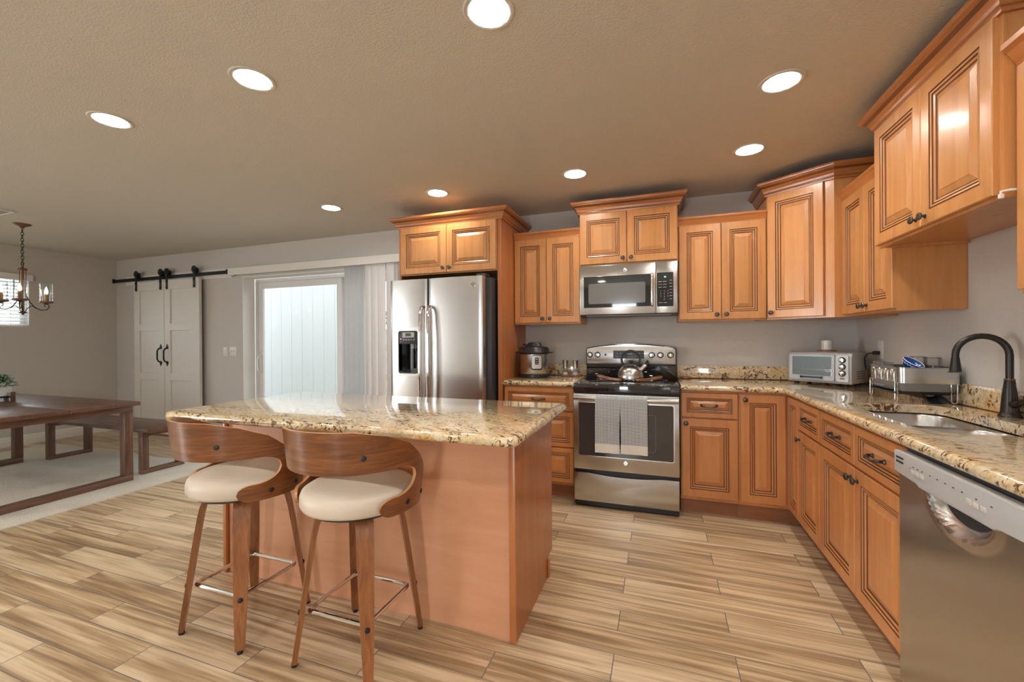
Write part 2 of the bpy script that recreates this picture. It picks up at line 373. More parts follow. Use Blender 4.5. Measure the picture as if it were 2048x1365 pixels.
# ------------------------------------------------------------------ mesh helpers
class MB:
    def __init__(s):
        s.bm = bmesh.new()
    def face(s, vs, mi=0):
        try:
            f = s.bm.faces.new(vs); f.material_index = mi; return f
        except ValueError:
            return None
    def quad(s, pts, mi=0):
        return s.face([s.bm.verts.new(p) for p in pts], mi)
    def box(s, x0, x1, y0, y1, z0, z1, mi=0, bev=0.0, seg=2):
        v = [s.bm.verts.new((x, y, z)) for z in (z0, z1) for y in (y0, y1) for x in (x0, x1)]
        fs = [s.face([v[i] for i in q], mi) for q in ((0, 2, 3, 1), (4, 5, 7, 6), (0, 1, 5, 4), (2, 6, 7, 3), (0, 4, 6, 2), (1, 3, 7, 5))]
        if bev:
            es = list({e for f in fs for e in f.edges})
            r = bmesh.ops.bevel(s.bm, geom=es, offset=bev, segments=seg, profile=0.5, affect='EDGES')
            for f in r['faces']: f.material_index = mi
        return s
    def hexa(s, p, mi=0):
        """eight corners: bottom ring of four, then top ring of four"""
        v = [s.bm.verts.new(q) for q in p]
        for q in ((3, 2, 1, 0), (4, 5, 6, 7), (0, 1, 5, 4), (1, 2, 6, 5), (2, 3, 7, 6), (3, 0, 4, 7)):
            s.face([v[i] for i in q], mi)
        return s
    def rings(s, rings, mi=0, closed=False, caps=True, mis=None):
        V = [[s.bm.verts.new(p) for p in r] for r in rings]
        n = len(V[0]); K = len(V)
        for i in range(K if closed else K - 1):
            a, b = V[i], V[(i + 1) % K]
            m_ = mis[i] if mis else mi
            for j in range(n):
                s.face([a[j], a[(j + 1) % n], b[(j + 1) % n], b[j]], m_)
        if caps and not closed:
            s.face(list(reversed(V[0])), mis[0] if mis else mi); s.face(V[-1], mis[-1] if mis else mi)
        return s
    def tube(s, pts, r, seg=8, closed=False, mi=0, caps=True):
        P = [Vector(p) for p in pts]; K = len(P)
        rr = r if isinstance(r, (list, tuple)) else [r] * K
        T = []
        for i in range(K):
            if closed: t = P[(i + 1) % K] - P[i - 1]
            else: t = P[min(i + 1, K - 1)] - P[max(i - 1, 0)]
            T.append(t.normalized() if t.length > 1e-9 else Vector((0, 0, 1)))
        u = T[0].orthogonal().normalized(); out = []
        for i in range(K):
            u = (u - T[i] * u.dot(T[i]))
            u = u.normalized() if u.length > 1e-6 else T[i].orthogonal().normalized()
            w = T[i].cross(u)
            out.append([P[i] + (u * math.cos(a) + w * math.sin(a)) * rr[i] for a in [2 * PI * k / seg for k in range(seg)]])
        return s.rings(out, mi, closed, caps)
    def lathe(s, prof, seg=32, c=(0, 0, 0), mi=0, axis='z', caps=True, mis=None):
        rs = []
        for r, z in prof:
            r = max(r, 1e-4); ring = []
            for k in range(seg):
                a = 2 * PI * k / seg; x, y = r * math.cos(a), r * math.sin(a)
                if axis == 'z': q = (x, y, z)
                elif axis == 'y': q = (x, -z, y)      # points towards -y
                else: q = (z, x, y)
                ring.append((c[0] + q[0], c[1] + q[1], c[2] + q[2]))
            rs.append(ring)
        return s.rings(rs, mi, False, caps, mis)
    def prism(s, poly, a0, a1, plane='xy', mi=0, bev=0.0):
        def P(p, t):
            return (p[0], p[1], t) if plane == 'xy' else (p[0], t, p[1]) if plane == 'xz' else (t, p[0], p[1])
        A = [s.bm.verts.new(P(p, a0)) for p in poly]; B = [s.bm.verts.new(P(p, a1)) for p in poly]
        fs = [s.face(list(reversed(A)), mi), s.face(B, mi)]
        n = len(poly)
        for i in range(n): fs.append(s.face([A[i], A[(i + 1) % n], B[(i + 1) % n], B[i]], mi))
        if bev:
            es = list({e for f in fs[:2] if f for e in f.edges})
            r = bmesh.ops.bevel(s.bm, geom=es, offset=bev, segments=2, profile=0.5, affect='EDGES')
            for f in r['faces']: f.material_index = mi
        return s
    def strap(s, pts, widths, thick, side, mi=0):
        """flat bar along pts; side = unit vector across its width"""
        P = [Vector(p) for p in pts]; sd = Vector(side).normalized(); K = len(P); out = []
        for i in range(K):
            t = (P[min(i + 1, K - 1)] - P[max(i - 1, 0)]).normalized()
            n = t.cross(sd).normalized(); w = widths[i] / 2
            out.append([P[i] + sd * w + n * thick / 2, P[i] - sd * w + n * thick / 2, P[i] - sd * w - n * thick / 2, P[i] + sd * w - n * thick / 2])
        return s.rings(out, mi)
    def xform(s, mat):
        bmesh.ops.transform(s.bm, matrix=mat, verts=s.bm.verts); return s
    def build(s, name, mats, parent=None, smooth=True, ang=32, loc=None, kind=None, label=None):
        bmesh.ops.remove_doubles(s.bm, verts=s.bm.verts, dist=1e-5)
        bmesh.ops.recalc_face_normals(s.bm, faces=s.bm.faces)
        me = bpy.data.meshes.new(name); s.bm.to_mesh(me); s.bm.free()
        for m in (mats if isinstance(mats, (list, tuple)) else [mats]):
            me.materials.append(M[m] if isinstance(m, str) else m)
        if smooth:
            for p in me.polygons: p.use_smooth = True
            me.set_sharp_from_angle(angle=R(ang))
        o = bpy.data.objects.new(name, me); COL.objects.link(o)
        if parent: o.parent = parent
        if loc: o.location = loc
        if kind: o['kind'] = kind
        if label: o['label'] = label
        return o

def thing(name, label, cat, loc=(0, 0, 0), rz=0.0, group=None):
    o = bpy.data.objects.new(name, None); COL.objects.link(o)
    o.empty_display_size = 0.05
    o.location = loc; o.rotation_euler = (0, 0, rz)
    o['label'] = label; o['category'] = cat
    if group: o['group'] = group
    return o

def tag(o, label, cat, group=None):
    o['label'] = label; o['category'] = cat
    if group: o['group'] = group
    return o

def struct(o, label=None, cat=None):
    o['kind'] = 'structure'
    if label: o['label'] = label
    if cat: o['category'] = cat
    return o

def dup(root, loc, rz=None, label=None, group=None):
    r = root.copy(); COL.objects.link(r); r.location = loc
    if rz is not None: r.rotation_euler = (0, 0, rz)
    if label: r['label'] = label
    if group: r['group'] = group
    for ch in list(root.children):
        c = ch.copy(); COL.objects.link(c); c.parent = r
        for g in list(ch.children):
            d = g.copy(); COL.objects.link(d); d.parent = c
    return r

def offset_poly(poly, d):
    """inset of a counter-clockwise polygon by d"""
    n = len(poly); out = []
    for i in range(n):
        p0, p1, p2 = Vector(poly[i - 1]), Vector(poly[i]), Vector(poly[(i + 1) % n])
        a, b = (p1 - p0).normalized(), (p2 - p1).normalized()
        na, nb = Vector((-a.y, a.x)), Vector((-b.y, b.x))
        k = 1 + na.dot(nb)
        out.append(tuple(p1 + (na + nb) * (d / max(k, 0.2))))
    return out

def round_poly(poly, rads, seg=6):
    out = []; n = len(poly)
    for i in range(n):
        r = rads[i] if isinstance(rads, (list, tuple)) else rads
        p0, p1, p2 = Vector(poly[i - 1]), Vector(poly[i]), Vector(poly[(i + 1) % n])
        if r <= 0: out.append(tuple(p1)); continue
        a, b = (p0 - p1).normalized(), (p2 - p1).normalized()
        ang = a.angle(b); t = r / math.tan(ang / 2)
        s, e = p1 + a * t, p1 + b * t
        c = p1 + (a + b).normalized() * (r / math.sin(ang / 2))
        for k in range(seg + 1):
            f = k / seg; v = (s - c).lerp(e - c, f).normalized() * r
            out.append(tuple(c + v))
    return out

def rrect(x0, x1, y0, y1, r, seg=6):
    return round_poly([(x0, y0), (x1, y0), (x1, y1), (x0, y1)], r, seg)

def fill(mb, outer, holes, z, mi=0):
    bm = mb.bm; es = []
    for loop in [outer] + holes:
        vs = [bm.verts.new((p[0], p[1], z)) for p in loop]
        es += [bm.edges.new((vs[i], vs[(i + 1) % len(vs)])) for i in range(len(vs))]
    r = bmesh.ops.triangle_fill(bm, edges=es, use_beauty=True, use_dissolve=False)
    for g in r['geom']:
        if isinstance(g, bmesh.types.BMFace): g.material_index = mi

def slab(poly, z0, z1, holes=(), hole_depth=None):
    """stone slab with a full bullnose edge"""
    mb = MB(); t = (z1 - z0); rad = t * 0.5; zc = (z0 + z1) / 2
    prof = [(rad * (1 - math.cos(a)), zc + rad * math.sin(a)) for a in [R(x) for x in (-90, -60, -35, -12, 12, 35, 60, 90)]]
    rs = [[(p[0], p[1], z) for p in offset_poly(poly, d)] for d, z in prof]
    mb.rings(rs, caps=False)
    inner = offset_poly(poly, rad)
    fill(mb, inner, [list(h) for h in holes], z1)
    fill(mb, inner, [list(h) for h in holes], z0)
    for h in holes:
        mb.rings([[(p[0], p[1], z0) for p in h], [(p[0], p[1], z1) for p in h]], caps=False)
    return mb

def text_mesh(name, body, size, mat, parent, mtx, extrude=0.0004):
    cu = bpy.data.curves.new(name, 'FONT'); cu.body = body; cu.size = size
    cu.align_x = 'CENTER'; cu.align_y = 'CENTER'; cu.extrude = extrude; cu.resolution_u = 2
    o = bpy.data.objects.new(name, cu); COL.objects.link(o)
    dg = bpy.context.evaluated_depsgraph_get()
    me = bpy.data.meshes.new_from_object(o.evaluated_get(dg))
    bpy.data.objects.remove(o); bpy.data.curves.remove(cu)
    me.transform(mtx); me.materials.clear(); me.materials.append(M[mat])
    r = bpy.data.objects.new(name, me); COL.objects.link(r); r.parent = parent
    return r

FACE_Y = Matrix.Rotation(PI / 2, 4, 'X')          # lettering that faces -y

# ================================================================== THE SETTING
LIGHTS = [(1.168, -0.848), (0.055, -0.848), (-1.069, -0.848), (-2.149, -0.848), (1.168, -1.592),
          (0.046, -2.445), (-1.12, -2.445), (-2.156, -2.445)]
HIDDEN_FILL = [(1.168, -2.445), (1.168, -4.1), (0.046, -4.1), (-1.12, -4.1), (-2.156, -4.1),  # unseen downlights added to brighten the room
          (1.168, -5.7), (-0.5, -5.7), (-2.156, -5.7), (-4.2, -5.6), (-3.5, -4.1), (-5.1, -4.1)]
HR = 0.076

mb = MB(); mb.box(XL - .2, XR + .2, YN - .2, 0.2, -0.12, 0.0)
struct(mb.build('floor', 'floor', smooth=False))

mb = MB()
holes = [[(x + HR * math.cos(2 * PI * k / 28), y + HR * math.sin(2 * PI * k / 28)) for k in range(28)] for x, y in LIGHTS + HIDDEN_FILL]
fill(mb, [(XL - .15, YN - .15), (XR + .15, YN - .15), (XR + .15, .16), (XL - .15, .16)], holes, H)
mb.box(XL - .15, XR + .15, YN - .15, .16, H + .22, H + .28)
struct(mb.build('ceiling', 'ceiling', smooth=False))

def wall_x(name, x0, x1, y0, y1, opens):
    """wall running along x with openings (xa, xb, za, zb)"""
    mb = MB(); cur = x0
    for xa, xb, za, zb in sorted(opens):
        mb.box(cur, xa, y0, y1, 0, H + .25)
        if za > 0: mb.box(xa, xb, y0, y1, 0, za)
        mb.box(xa, xb, y0, y1, zb, H + .25); cur = xb
    mb.box(cur, x1, y0, y1, 0, H + .25)
    return struct(mb.build(name, 'wall', smooth=False))

def wall_y(name, x0, x1, y0, y1, opens):
    mb = MB(); cur = y0
    for ya, yb, za, zb in sorted(opens):
        mb.box(x0, x1, cur, ya, 0, H + .25)
        if za > 0: mb.box(x0, x1, ya, yb, 0, za)
        mb.box(x0, x1, ya, yb, zb, H + .25); cur = yb
    mb.box(x0, x1, cur, y1, 0, H + .25)
    return struct(mb.build(name, 'wall', smooth=False))

DX0, DX1, DZ = -4.335, -1.92, 2.085
wall_x('wall_back', XL - .15, XR + .15, 0, .16, [(DX0, DX1, 0, DZ)])
wall_y('wall_left', XL - .15, XL, YN, 0, [(-2.45, -0.905, 1.465, 2.10), (-6.7, -5.5, 0.3, 2.2)])  # rear opening is invented, to let fill light in
wall_y('wall_right', XR, XR + .15, YN, 0, [(-6.2, -4.6, 0.95, 2.1)])
wall_x('wall_near', XL - .15, XR + .15, YN - .15, YN, [(-.42, 0.12, 0.0, 2.1)])

def baseboard(mb, p0, p1, nrm):
    """stepped skirting from p0 to p1 standing out along nrm"""
    prof = [(0, 0), (.016, 0), (.016, .075), (.011, .082), (.011, .105), (.006, .118), (0, .122)]
    r = []
    for p in (p0, p1):
        r.append([(p[0] + nrm[0] * d, p[1] + nrm[1] * d, z) for d, z in prof])
    mb.rings(r)
mb = MB(); baseboard(mb, (XL, YN), (XL, -.002), (1, 0)); struct(mb.build('baseboard_left', 'white', smooth=False))
mb = MB(); baseboard(mb, (XL + .017, 0), (DX0, 0), (0, -1)); struct(mb.build('baseboard_back', 'white', smooth=False))
mb = MB(); mb.box(XL + .25, -4.49, -.020, -.001, 2.085, 2.205, bev=.002)
struct(mb.build('trim_1', 'white', smooth=False), 'white backing board behind the black barn door rail', 'trim')
# white lining of the sliding door recess
mb = MB()
mb.box(DX0, DX0 + .012, -.001, .158, 0, DZ); mb.box(DX0 + .012, DX1, -.001, .158, DZ - .012, DZ)
struct(mb.build('trim_2', 'white', smooth=False), 'white lining of the recess around the sliding glass door', 'trim')

# ------------------------------------------------------------------ sliding glass door (door_1)
d1 = bpy.data.objects.new('door_1', None); COL.objects.link(d1); struct(d1, 'white framed sliding glass patio door', 'door')
d1.location = (DX0 + .013, .165, 0)
DW_ = DX1 - DX0 - .013; DH = DZ - .013
mb = MB()
mb.box(0, .045, 0, .09, 0, DH); mb.box(DW_ - .045, DW_, 0, .09, 0, DH)
mb.box(.045, DW_ - .045, 0, .09, DH - .045, DH); mb.box(.045, DW_ - .045, 0, .09, 0, .035)
mb.build('frame', 'vinyl', d1, smooth=False, kind='structure')
def sash(x0, x1, y0, y1, handle):
    mb = MB(); z0, z1 = .036, DH - .046; w = .075
    mb.box(x0, x0 + w, y0, y1, z0, z1, bev=.004); mb.box(x1 - w, x1, y0, y1, z0, z1, bev=.004)
    mb.box(x0 + w, x1 - w, y0, y1, z1 - w, z1, bev=.004); mb.box(x0 + w, x1 - w, y0, y1, z0, z0 + .10, bev=.004)
    s = mb.build('sliding_panel' if handle else 'fixed_panel', 'vinyl', d1, smooth=False, kind='structure')
    mb = MB(); mb.box(x0 + w - .005, x1 - w + .005, (y0 + y1) / 2 - .004, (y0 + y1) / 2 + .004, z0 + .095, z1 - w + .005)
    mb.build('pane', 'pane', s, smooth=False, kind='structure')
    return s
p1 = sash(.047, 1.385, .004, .040, True)
p2 = sash(1.36, DW_ - .047, .046, .082, False)
mb = MB(); hx = .085
mb.box(hx - .016, hx + .016, -.006, .004, .86, 1.10, bev=.002)
mb.tube([(hx, -.004, .88), (hx, -.045, .90), (hx, -.052, .95), (hx, -.052, 1.01), (hx, -.045, 1.06), (hx, -.004, 1.08)], .009)
mb.lathe([(.012, 0), (.012, .01), (.008, .016)], 12, (hx, -.006, 1.125), axis='y')
mb.build('handle', 'vinyl', p1, kind='structure')
mb = MB(); mb.box(1.47, 1.50, .036, .046, .91, 1.02, bev=.004); mb.build('latch_plate', 'grey', p2, kind='structure')

# ------------------------------------------------------------------ vertical blind at the sliding door
vb = thing('vertical_blind', 'white vertical blind drawn to the right of the sliding glass door', 'blind', (-4.47, 0, 2.10))
mb = MB(); mb.box(0, 2.88, -.094, -.082, 0, .085, bev=.002); mb.box(0, .010, -.082, -.004, 0, .085); mb.box(0.012, 2.88, -.082, -.004, .078, .085)
mb.build('valance', 'plate', vb, smooth=False)
mb = MB(); mb.box(.05, 2.86, -.062, -.028, .03, .068); mb.build('head_rail', 'white', vb, smooth=False)
vanes = [(-2.665 + .0235 * i, 84 - (i % 3) * 3) for i in range(12)] + [(-2.37, 36), (-2.30, 30), (-2.215, 18), (-2.10, 22), (-2.00, 40), (-1.96, 60), (-1.93, 80)]
for vx, a in vanes:
    mb = MB(); sec = []
    for k in range(9):
        t = -1 + k / 4; sec.append((t * .0445, .006 * (1 - t * t)))
    ca, sa = math.cos(R(a)), math.sin(R(a))
    out = sec + [(u, v + .0012) for u, v in reversed(sec)]
    out = [(vx + 4.47 + u * ca - v * sa, -.045 + u * sa + v * ca) for u, v in out]
    mb.prism(out, -2.06, .034); mb.build('vane', 'blind', vb, ang=40)

# ------------------------------------------------------------------ left window and its blind
w1 = bpy.data.objects.new('window_1', None); COL.objects.link(w1); struct(w1, 'window on the left wall behind the chandelier', 'window'); w1.location = (XL, 0, 0)
mb = MB(); y0, y1, z0, z1 = -2.45, -0.905, 1.465, 2.10
for a, b, c, d in ((y0, y0 + .05, z0, z1), (y1 - .05, y1, z0, z1), (y0 + .05, y1 - .05, z0, z0 + .05), (y0 + .05, y1 - .05, z1 - .05, z1)):
    mb.box(-.13, -.08, a, b, c, d)
mb.build('frame', 'vinyl', w1, smooth=False, kind='structure')
mb = MB(); mb.box(-.108, -.102, y0 + .045, y1 - .045, z0 + .045, z1 - .045); mb.build('pane', 'pane', w1, smooth=False, kind='structure')
wb = thing('window_blind', 'white horizontal slat blind over the left wall window', 'blind', (XL, 0, z0))
mb = MB(); mb.box(.004, .055, y0 - .02, y1 + .02, z1 - z0 - .055, z1 - z0 + .02, bev=.003); mb.build('valance', 'white', wb, smooth=False)
for k in range(13):
    zc = .035 + k * .0435; mb = MB(); r = []
    for yy in (y0 + .01, y1 - .006):
        r.append([(-.040, yy, zc + .010), (-.020, yy, zc + .001), (.004, yy, zc - .013), (.004, yy, zc - .0155), (-.020, yy, zc - .0015), (-.040, yy, zc + .0075)])
    mb.rings(r); mb.build('slat', 'slat', wb, smooth=False)
mb = MB(); mb.box(-.040, .006, y0 + .005, y1 - .005, .002, .018, bev=.003); mb.build('bottom_rail', 'white', wb, smooth=False)
for yy in (y1 - .16, y1 - .62, y1 - 1.1): MB().tube([(.006, yy, .02), (.006, yy, .58)], .0018, 6).build('cord', 'white', wb)

# ------------------------------------------------------------------ barn doors
RAILY = -.052
def barn_door(name, x0, x1, hx, label):
    d = bpy.data.objects.new(name, None); COL.objects.link(d); struct(d, label, 'door'); d.location = (x0, -.046, .018)
    w = x1 - x0; h = 2.085
    yF, yB = -.036, 0.0
    mb = MB(); mb.box(.02, w - .02, -.020, yB, .02, h - .02); mb.build('panel', 'barn', d, smooth=False, kind='structure')
    mb = MB(); s = .115
    mb.box(0, s, yF, yB, 0, h, bev=.002); mb.box(w - s, w, yF, yB, 0, h, bev=.002)
    ph = (h - 2 * .12 - .13 - 2 * .085 + .13) / 3
    zs = [(0, .16), (.16 + .575, .16 + .575 + .095), (.16 + 2 * .575 + .095, .16 + 2 * .575 + .19), (h - .125, h)]
    for a, b in zs: mb.box(s, w - s, yF, yB, a, b, bev=.002)
    mb.build('stile_frame', 'barn', d, smooth=False, kind='structure')
    mb = MB(); c = hx - x0; zc = 1.075
    for s_ in (-1, 1):
        mb.lathe([(.024, 0), (.022, .006), (.010, .010)], 14, (c, yF, zc + s_ * .105), axis='y')
        mb.prism([(c - .02, zc + s_ * .105), (c + .02, zc + s_ * .105), (c, zc + s_ * .15)], yF - .006, yF, 'xz')
    mb.tube([(c, yF - .004, zc + .095), (c, yF - .03, zc + .085), (c, yF - .046, zc + .055), (c, yF - .046, zc - .055), (c, yF - .03, zc - .085), (c, yF - .004, zc - .095)], [.010, .010, .009, .009, .010, .010])
    mb.build('door_handle', 'iron', d, kind='structure')
    for x in ((.055, w - .06) if name == 'door_2' else (.06, w - .085)):
        mb = MB(); yy = yF - .001
        mb.box(x - .020, x + .020, yy - .006, yy, h - .125, h + .135, bev=.002)
        mb.lathe([(.046, 0), (.046, .006)], 22, (x, yy - .0005, h + .115), axis='y')
        mb.lathe([(.040, 0), (.036, -.012), (.040, -.026)], 22, (x + .006, yy + .004, h + .100), axis='y')
        for zz in (h - .10, h - .02, h + .10): mb.lathe([(.013, 0), (.013, .007), (.006, .011)], 6, (x, yy - .006, zz), axis='y')
        mb.build('hanger_strap', 'iron', d, kind='structure')
    return d
barn_door('door_2', -6.315, -5.690, -5.755, 'left leaf of the white three panel barn doors')
barn_door('door_3', -5.682, -5.005, -5.625, 'right leaf of the white three panel barn doors')
rl = thing('barn_door_rail', 'black flat steel rail carrying the white barn doors', 'rail', (-4.5, RAILY, 2.15))
mb = MB(); mb.box(-2.33, 0, -.004, .004, -.022, .022, bev=.001); mb.build('rail_bar', 'iron', rl, smooth=False)
for x in (-2.30, -.012):
    mb = MB(); mb.box(x - .018, x + .012, -.022, -.004, -.03, .034, bev=.003); mb.build('end_stop', 'iron', rl)
for x in (-2.2, -1.75, -1.25, -.78, -.12):
    mb = MB(); mb.lathe([(.007, 0), (.007, .004)], 8, (x, -.004, 0), axis='y'); mb.lathe([(.009, -.027), (.009, 0)], 8, (x, .004 - .001, 0), axis='y')
    mb.build('bolt', 'iron', rl)

# ------------------------------------------------------------------ light switches
def switch_plate(x, z, w, n, label):
    t = thing('light_switch', label, 'light switch', (x, 0, z))
    mb = MB(); mb.box(-w / 2, w / 2, -.007, -.001, -.058, .058, bev=.003); mb.build('cover_plate', 'plate', t)
    for i in range(n):
        cx = (i - (n - 1) / 2) * .046
        mb = MB()
        if n == 1: mb.box(cx - .017, cx + .017, -.011, -.006, -.034, .034, bev=.002); mb.box(cx - .011, cx + .011, -.016, -.010, -.028, .002, bev=.002)
        else:
            mb.box(cx - .006, cx + .006, -.0085, -.006, -.013, .013); mb.box(cx - .0045, cx + .0045, -.019, -.008, 0, .012, bev=.001)
        mb.build('toggle', 'white', t)
switch_plate(-4.640, 1.140, .074, 1, 'single white light switch beside the barn doors, left of the double one')
switch_plate(-4.500, 1.142, .118, 2, 'double white light switch nearest the sliding door recess')

# ------------------------------------------------------------------ patio beyond the glass
mb = MB(); mb.box(-16, 6, .16, 14, -.16, -.04); struct(mb.build('patio_floor', 'ground', smooth=False))
mb = MB(); x = -9.5
while x < -4.05:
    mb.box(x, min(x + .232, -4.05), 1.80, 1.82, -.04, 2.62); x += .237
mb.box(-9.5, -4.05, 1.82, 1.86, -.04, 2.62); mb.box(-9.5, -4.05, 1.78, 1.80, 2.45, 2.62)
struct(mb.build('wall_patio', 'boards', smooth=False), 'white vertical board wall seen through the sliding glass door', 'wall')
mb = MB(); mb.box(-13, -2, 5.5, 5.7, -.04, 1.53); mb.box(-13, -2, 5.47, 5.73, 1.53, 1.58)
struct(mb.build('wall_garden', 'brick', smooth=False), 'pale brick garden wall seen between the blind vanes', 'wall')
tr = thing('garden_tree', 'green tree beyond the garden wall, seen between the blind vanes', 'tree', (-6.6, 7.2, -.04))
mb = MB(); mb.tube([(0, 0, 0), (.03, 0, .8), (0, .05, 1.7)], [.11, .08, .05], 8); mb.build('trunk', 'oak_v', tr)
mb = MB(); rg = random.Random(3)
for k in range(900):
    v = Vector((rg.gauss(0, 1), rg.gauss(0, 1), rg.gauss(0, 1))).normalized() * (rg.random() ** .4)
    c = Vector((v.x * .9, v.y * .9, 1.85 + v.z * .55)); a = Vector((rg.gauss(0, 1), rg.gauss(0, 1), rg.gauss(0, 1))).normalized() * .07
    b = a.orthogonal().normalized() * .035
    mb.quad([c - a, c + b, c + a, c - b])
mb.build('foliage', 'leaf2', tr, smooth=False)

# ------------------------------------------------------------------ ceiling lights and vent
def downlight(x, y, label):
    t = thing('recessed_light', label, 'ceiling light', (x, y, H), 0, 'recessed ceiling lights')
    return t
LAB = ['recessed ceiling light nearest the corner cabinet, above the sink run',
       'recessed ceiling light above the range, before the microwave cabinet',
       'recessed ceiling light just before the tall refrigerator cabinet',
       'recessed ceiling light left of the refrigerator, before the sliding door',
       'recessed ceiling light in front of the high cabinet over the sink',
       'recessed ceiling light at the top edge of the photo, largest of all',
       'recessed ceiling light above the left bar stool end of the island',
       'recessed ceiling light farthest left, on the way to the chandelier']
first = None
for i, (x, y) in enumerate(LIGHTS + HIDDEN_FILL):
    lab = LAB[i] if i < len(LAB) else 'unseen recessed light added for fill'
    if first is None:
        first = downlight(x, y, lab)
        mb = MB(); mb.lathe([(HR - .001, 0.0), (HR - .001, -.003), (HR + .006, -.006), (HR + .016, -.005), (HR + .020, -.0005)], 32, caps=False)
        mb.build('trim_ring', 'ceiling', first)
        mb = MB(); mb.lathe([(HR - .002, 0.0), (HR - .008, .05), (HR - .012, .11), (.02, .115)], 32, caps=False); mb.build('can', 'white', first)
        mb = MB(); mb.lathe([(.006, .004), (.022, .007), (.036, .016), (.046, .030), (.047, .042), (.036, .075), (.02, .112)], 20); mb.build('bulb', 'bulb', first)
    else:
        dup(first, (x, y, H), None, lab)
vt = thing('ceiling_vent', 'white slatted vent on the ceiling at the left edge', 'vent', (-5.08, -1.86, H))
mb = MB()
mb.box(-.18, .18, -.10, -.082, -.010, -.0005, bev=.002); mb.box(-.18, .18, .082, .10, -.010, -.0005, bev=.002)
mb.box(-.18, -.162, -.082, .082, -.010, -.0005, bev=.002); mb.box(.162, .18, -.082, .082, -.010, -.0005, bev=.002)
mb.build('frame', 'white', vt, smooth=False)
mb = MB()
for k in range(9):
    yy = -.075 + k * .0188
    mb.hexa([(-.163, yy - .007, -.012), (.163, yy - .007, -.012), (.163, yy - .005, -.012), (-.163, yy - .005, -.012), (-.163, yy + .005, -.001), (.163, yy + .005, -.001), (.163, yy + .007, -.001), (-.163, yy + .007, -.001)])
mb.build('louvre', 'white', vt, smooth=False)

# ================================================================== CABINETS
def raised_front(mb, x0, x1, z0, z1, yb, drawer=False):
    """raised panel door or drawer front with glazed grooves; back at yb, faces -y"""
    w, h = x1 - x0, z1 - z0
    k = min(1.0, min(w, h) * (0.40 if drawer else 0.43) / 0.115)
    st = (0.034 if drawer else 0.055) * (1 if drawer else k)
    q = min(1.0, (min(w, h) / 2 - st - 0.010) / 0.062)
    P = [(0, 0, 0), (0, .017, 0), (.003, .020, 0), (st, .020, 0)]
    for d, o, g in ((.0015, .0150, 1), (.0055, .0150, 1), (.007, .0185, 0), (.0135, .0165, 0), (.0150, .0115, 1), (.0190, .0110, 1),
                    (.0205, .0140, 0), (.0270, .0105, 0), (.0285, .0065, 1), (.0330, .0060, 1), (.0350, .0075, 0), (.0570, .0150, 0), (.0590, .0165, 0)):
        P.append((st + d * q, o, g))
    rs, mis = [], []
    for i, (d, o, g) in enumerate(P):
        rs.append([(x0 + d, yb - o, z0 + d), (x1 - d, yb - o, z0 + d), (x1 - d, yb - o, z1 - d), (x0 + d, yb - o, z1 - d)])
        if i: mis.append(1 if g and (P[i - 1][2] or g) else 0)
    mis.append(0)
    mb.rings(rs, mis=mis)
    return mb

def knob_mb(x, y, z):
    mb = MB()
    mb.lathe([(.0095, 0), (.0095, .002), (.006, .004), (.0055, .011), (.008, .014), (.0155, .017), (.0165, .021), (.014, .025), (.007, .0275), (.001, .028)], 20, (x, y, z), axis='y')
    return mb

def pull_mb(x, y, z, w=.096):
    mb = MB(); a = w / 2
    for s in (-1, 1):
        mb.lathe([(.010, 0), (.0095, .004), (.006, .008)], 14, (x + s * a, y, z), axis='y')
    mb.tube([(x - a, y - .006, z), (x - a, y - .018, z + .001), (x - a * .80, y - .025, z - .001), (x - a * .4, y - .028, z - .006), (x, y - .029, z - .008),
             (x + a * .4, y - .028, z - .006), (x + a * .80, y - .025, z - .001), (x + a, y - .018, z + .001), (x + a, y - .006, z)],
            [.0065, .0065, .0075, .0055, .005, .0055, .0075, .0065, .0065], 10)
    return mb

def front(parent, kind, x0, x1, z0, z1, yb, knob=None, pull=False, wood_='maple', mtx=None):
    mb = raised_front(MB(), x0, x1, z0, z1, yb, kind == 'drawer')
    if mtx: mb.xform(mtx)
    d = mb.build(kind, [wood_, 'glaze'], parent, smooth=False)
    if knob:
        k = knob_mb(knob[0], yb - .020, knob[1])
        if mtx: k.xform(mtx)
        k.build('knob', 'pewter', d)
    if pull:
        k = pull_mb((x0 + x1) / 2, yb - .0165, (z0 + z1) / 2)
        if mtx: k.xform(mtx)
        k.build('handle', 'pewter', d)
    return d

def crown_mb(path, z, prof):
    mb = MB(); n = len(path); P = [Vector(p) for p in path]; rs = []
    for d, dz in prof:
        ring = []
        for i in range(n):
            nrm = []
            if i > 0: t = (P[i] - P[i - 1]).normalized(); nrm.append(Vector((t.y, -t.x)))
            if i < n - 1: t = (P[i + 1] - P[i]).normalized(); nrm.append(Vector((t.y, -t.x)))
            v = nrm[0] * d if len(nrm) == 1 else (nrm[0] + nrm[1]) * (d / (1 + nrm[0].dot(nrm[1])))
            ring.append((P[i].x + v.x, P[i].y + v.y, z + dz))
        rs.append(ring)
    V = [[mb.bm.verts.new(p) for p in r] for r in rs]
    gl = {3, 7}
    for i in range(len(V) - 1):
        for j in range(n - 1): mb.face([V[i][j], V[i][j + 1], V[i + 1][j + 1], V[i + 1][j]], 1 if i in gl and len(prof) > 10 else 0)
    for j in range(n - 1): mb.face([V[-1][j], V[-1][j + 1], V[0][j + 1], V[0][j]])
    mb.face([V[i][0] for i in range(len(V))]); mb.face([V[i][-1] for i in range(len(V) - 1, -1, -1)])
    return mb
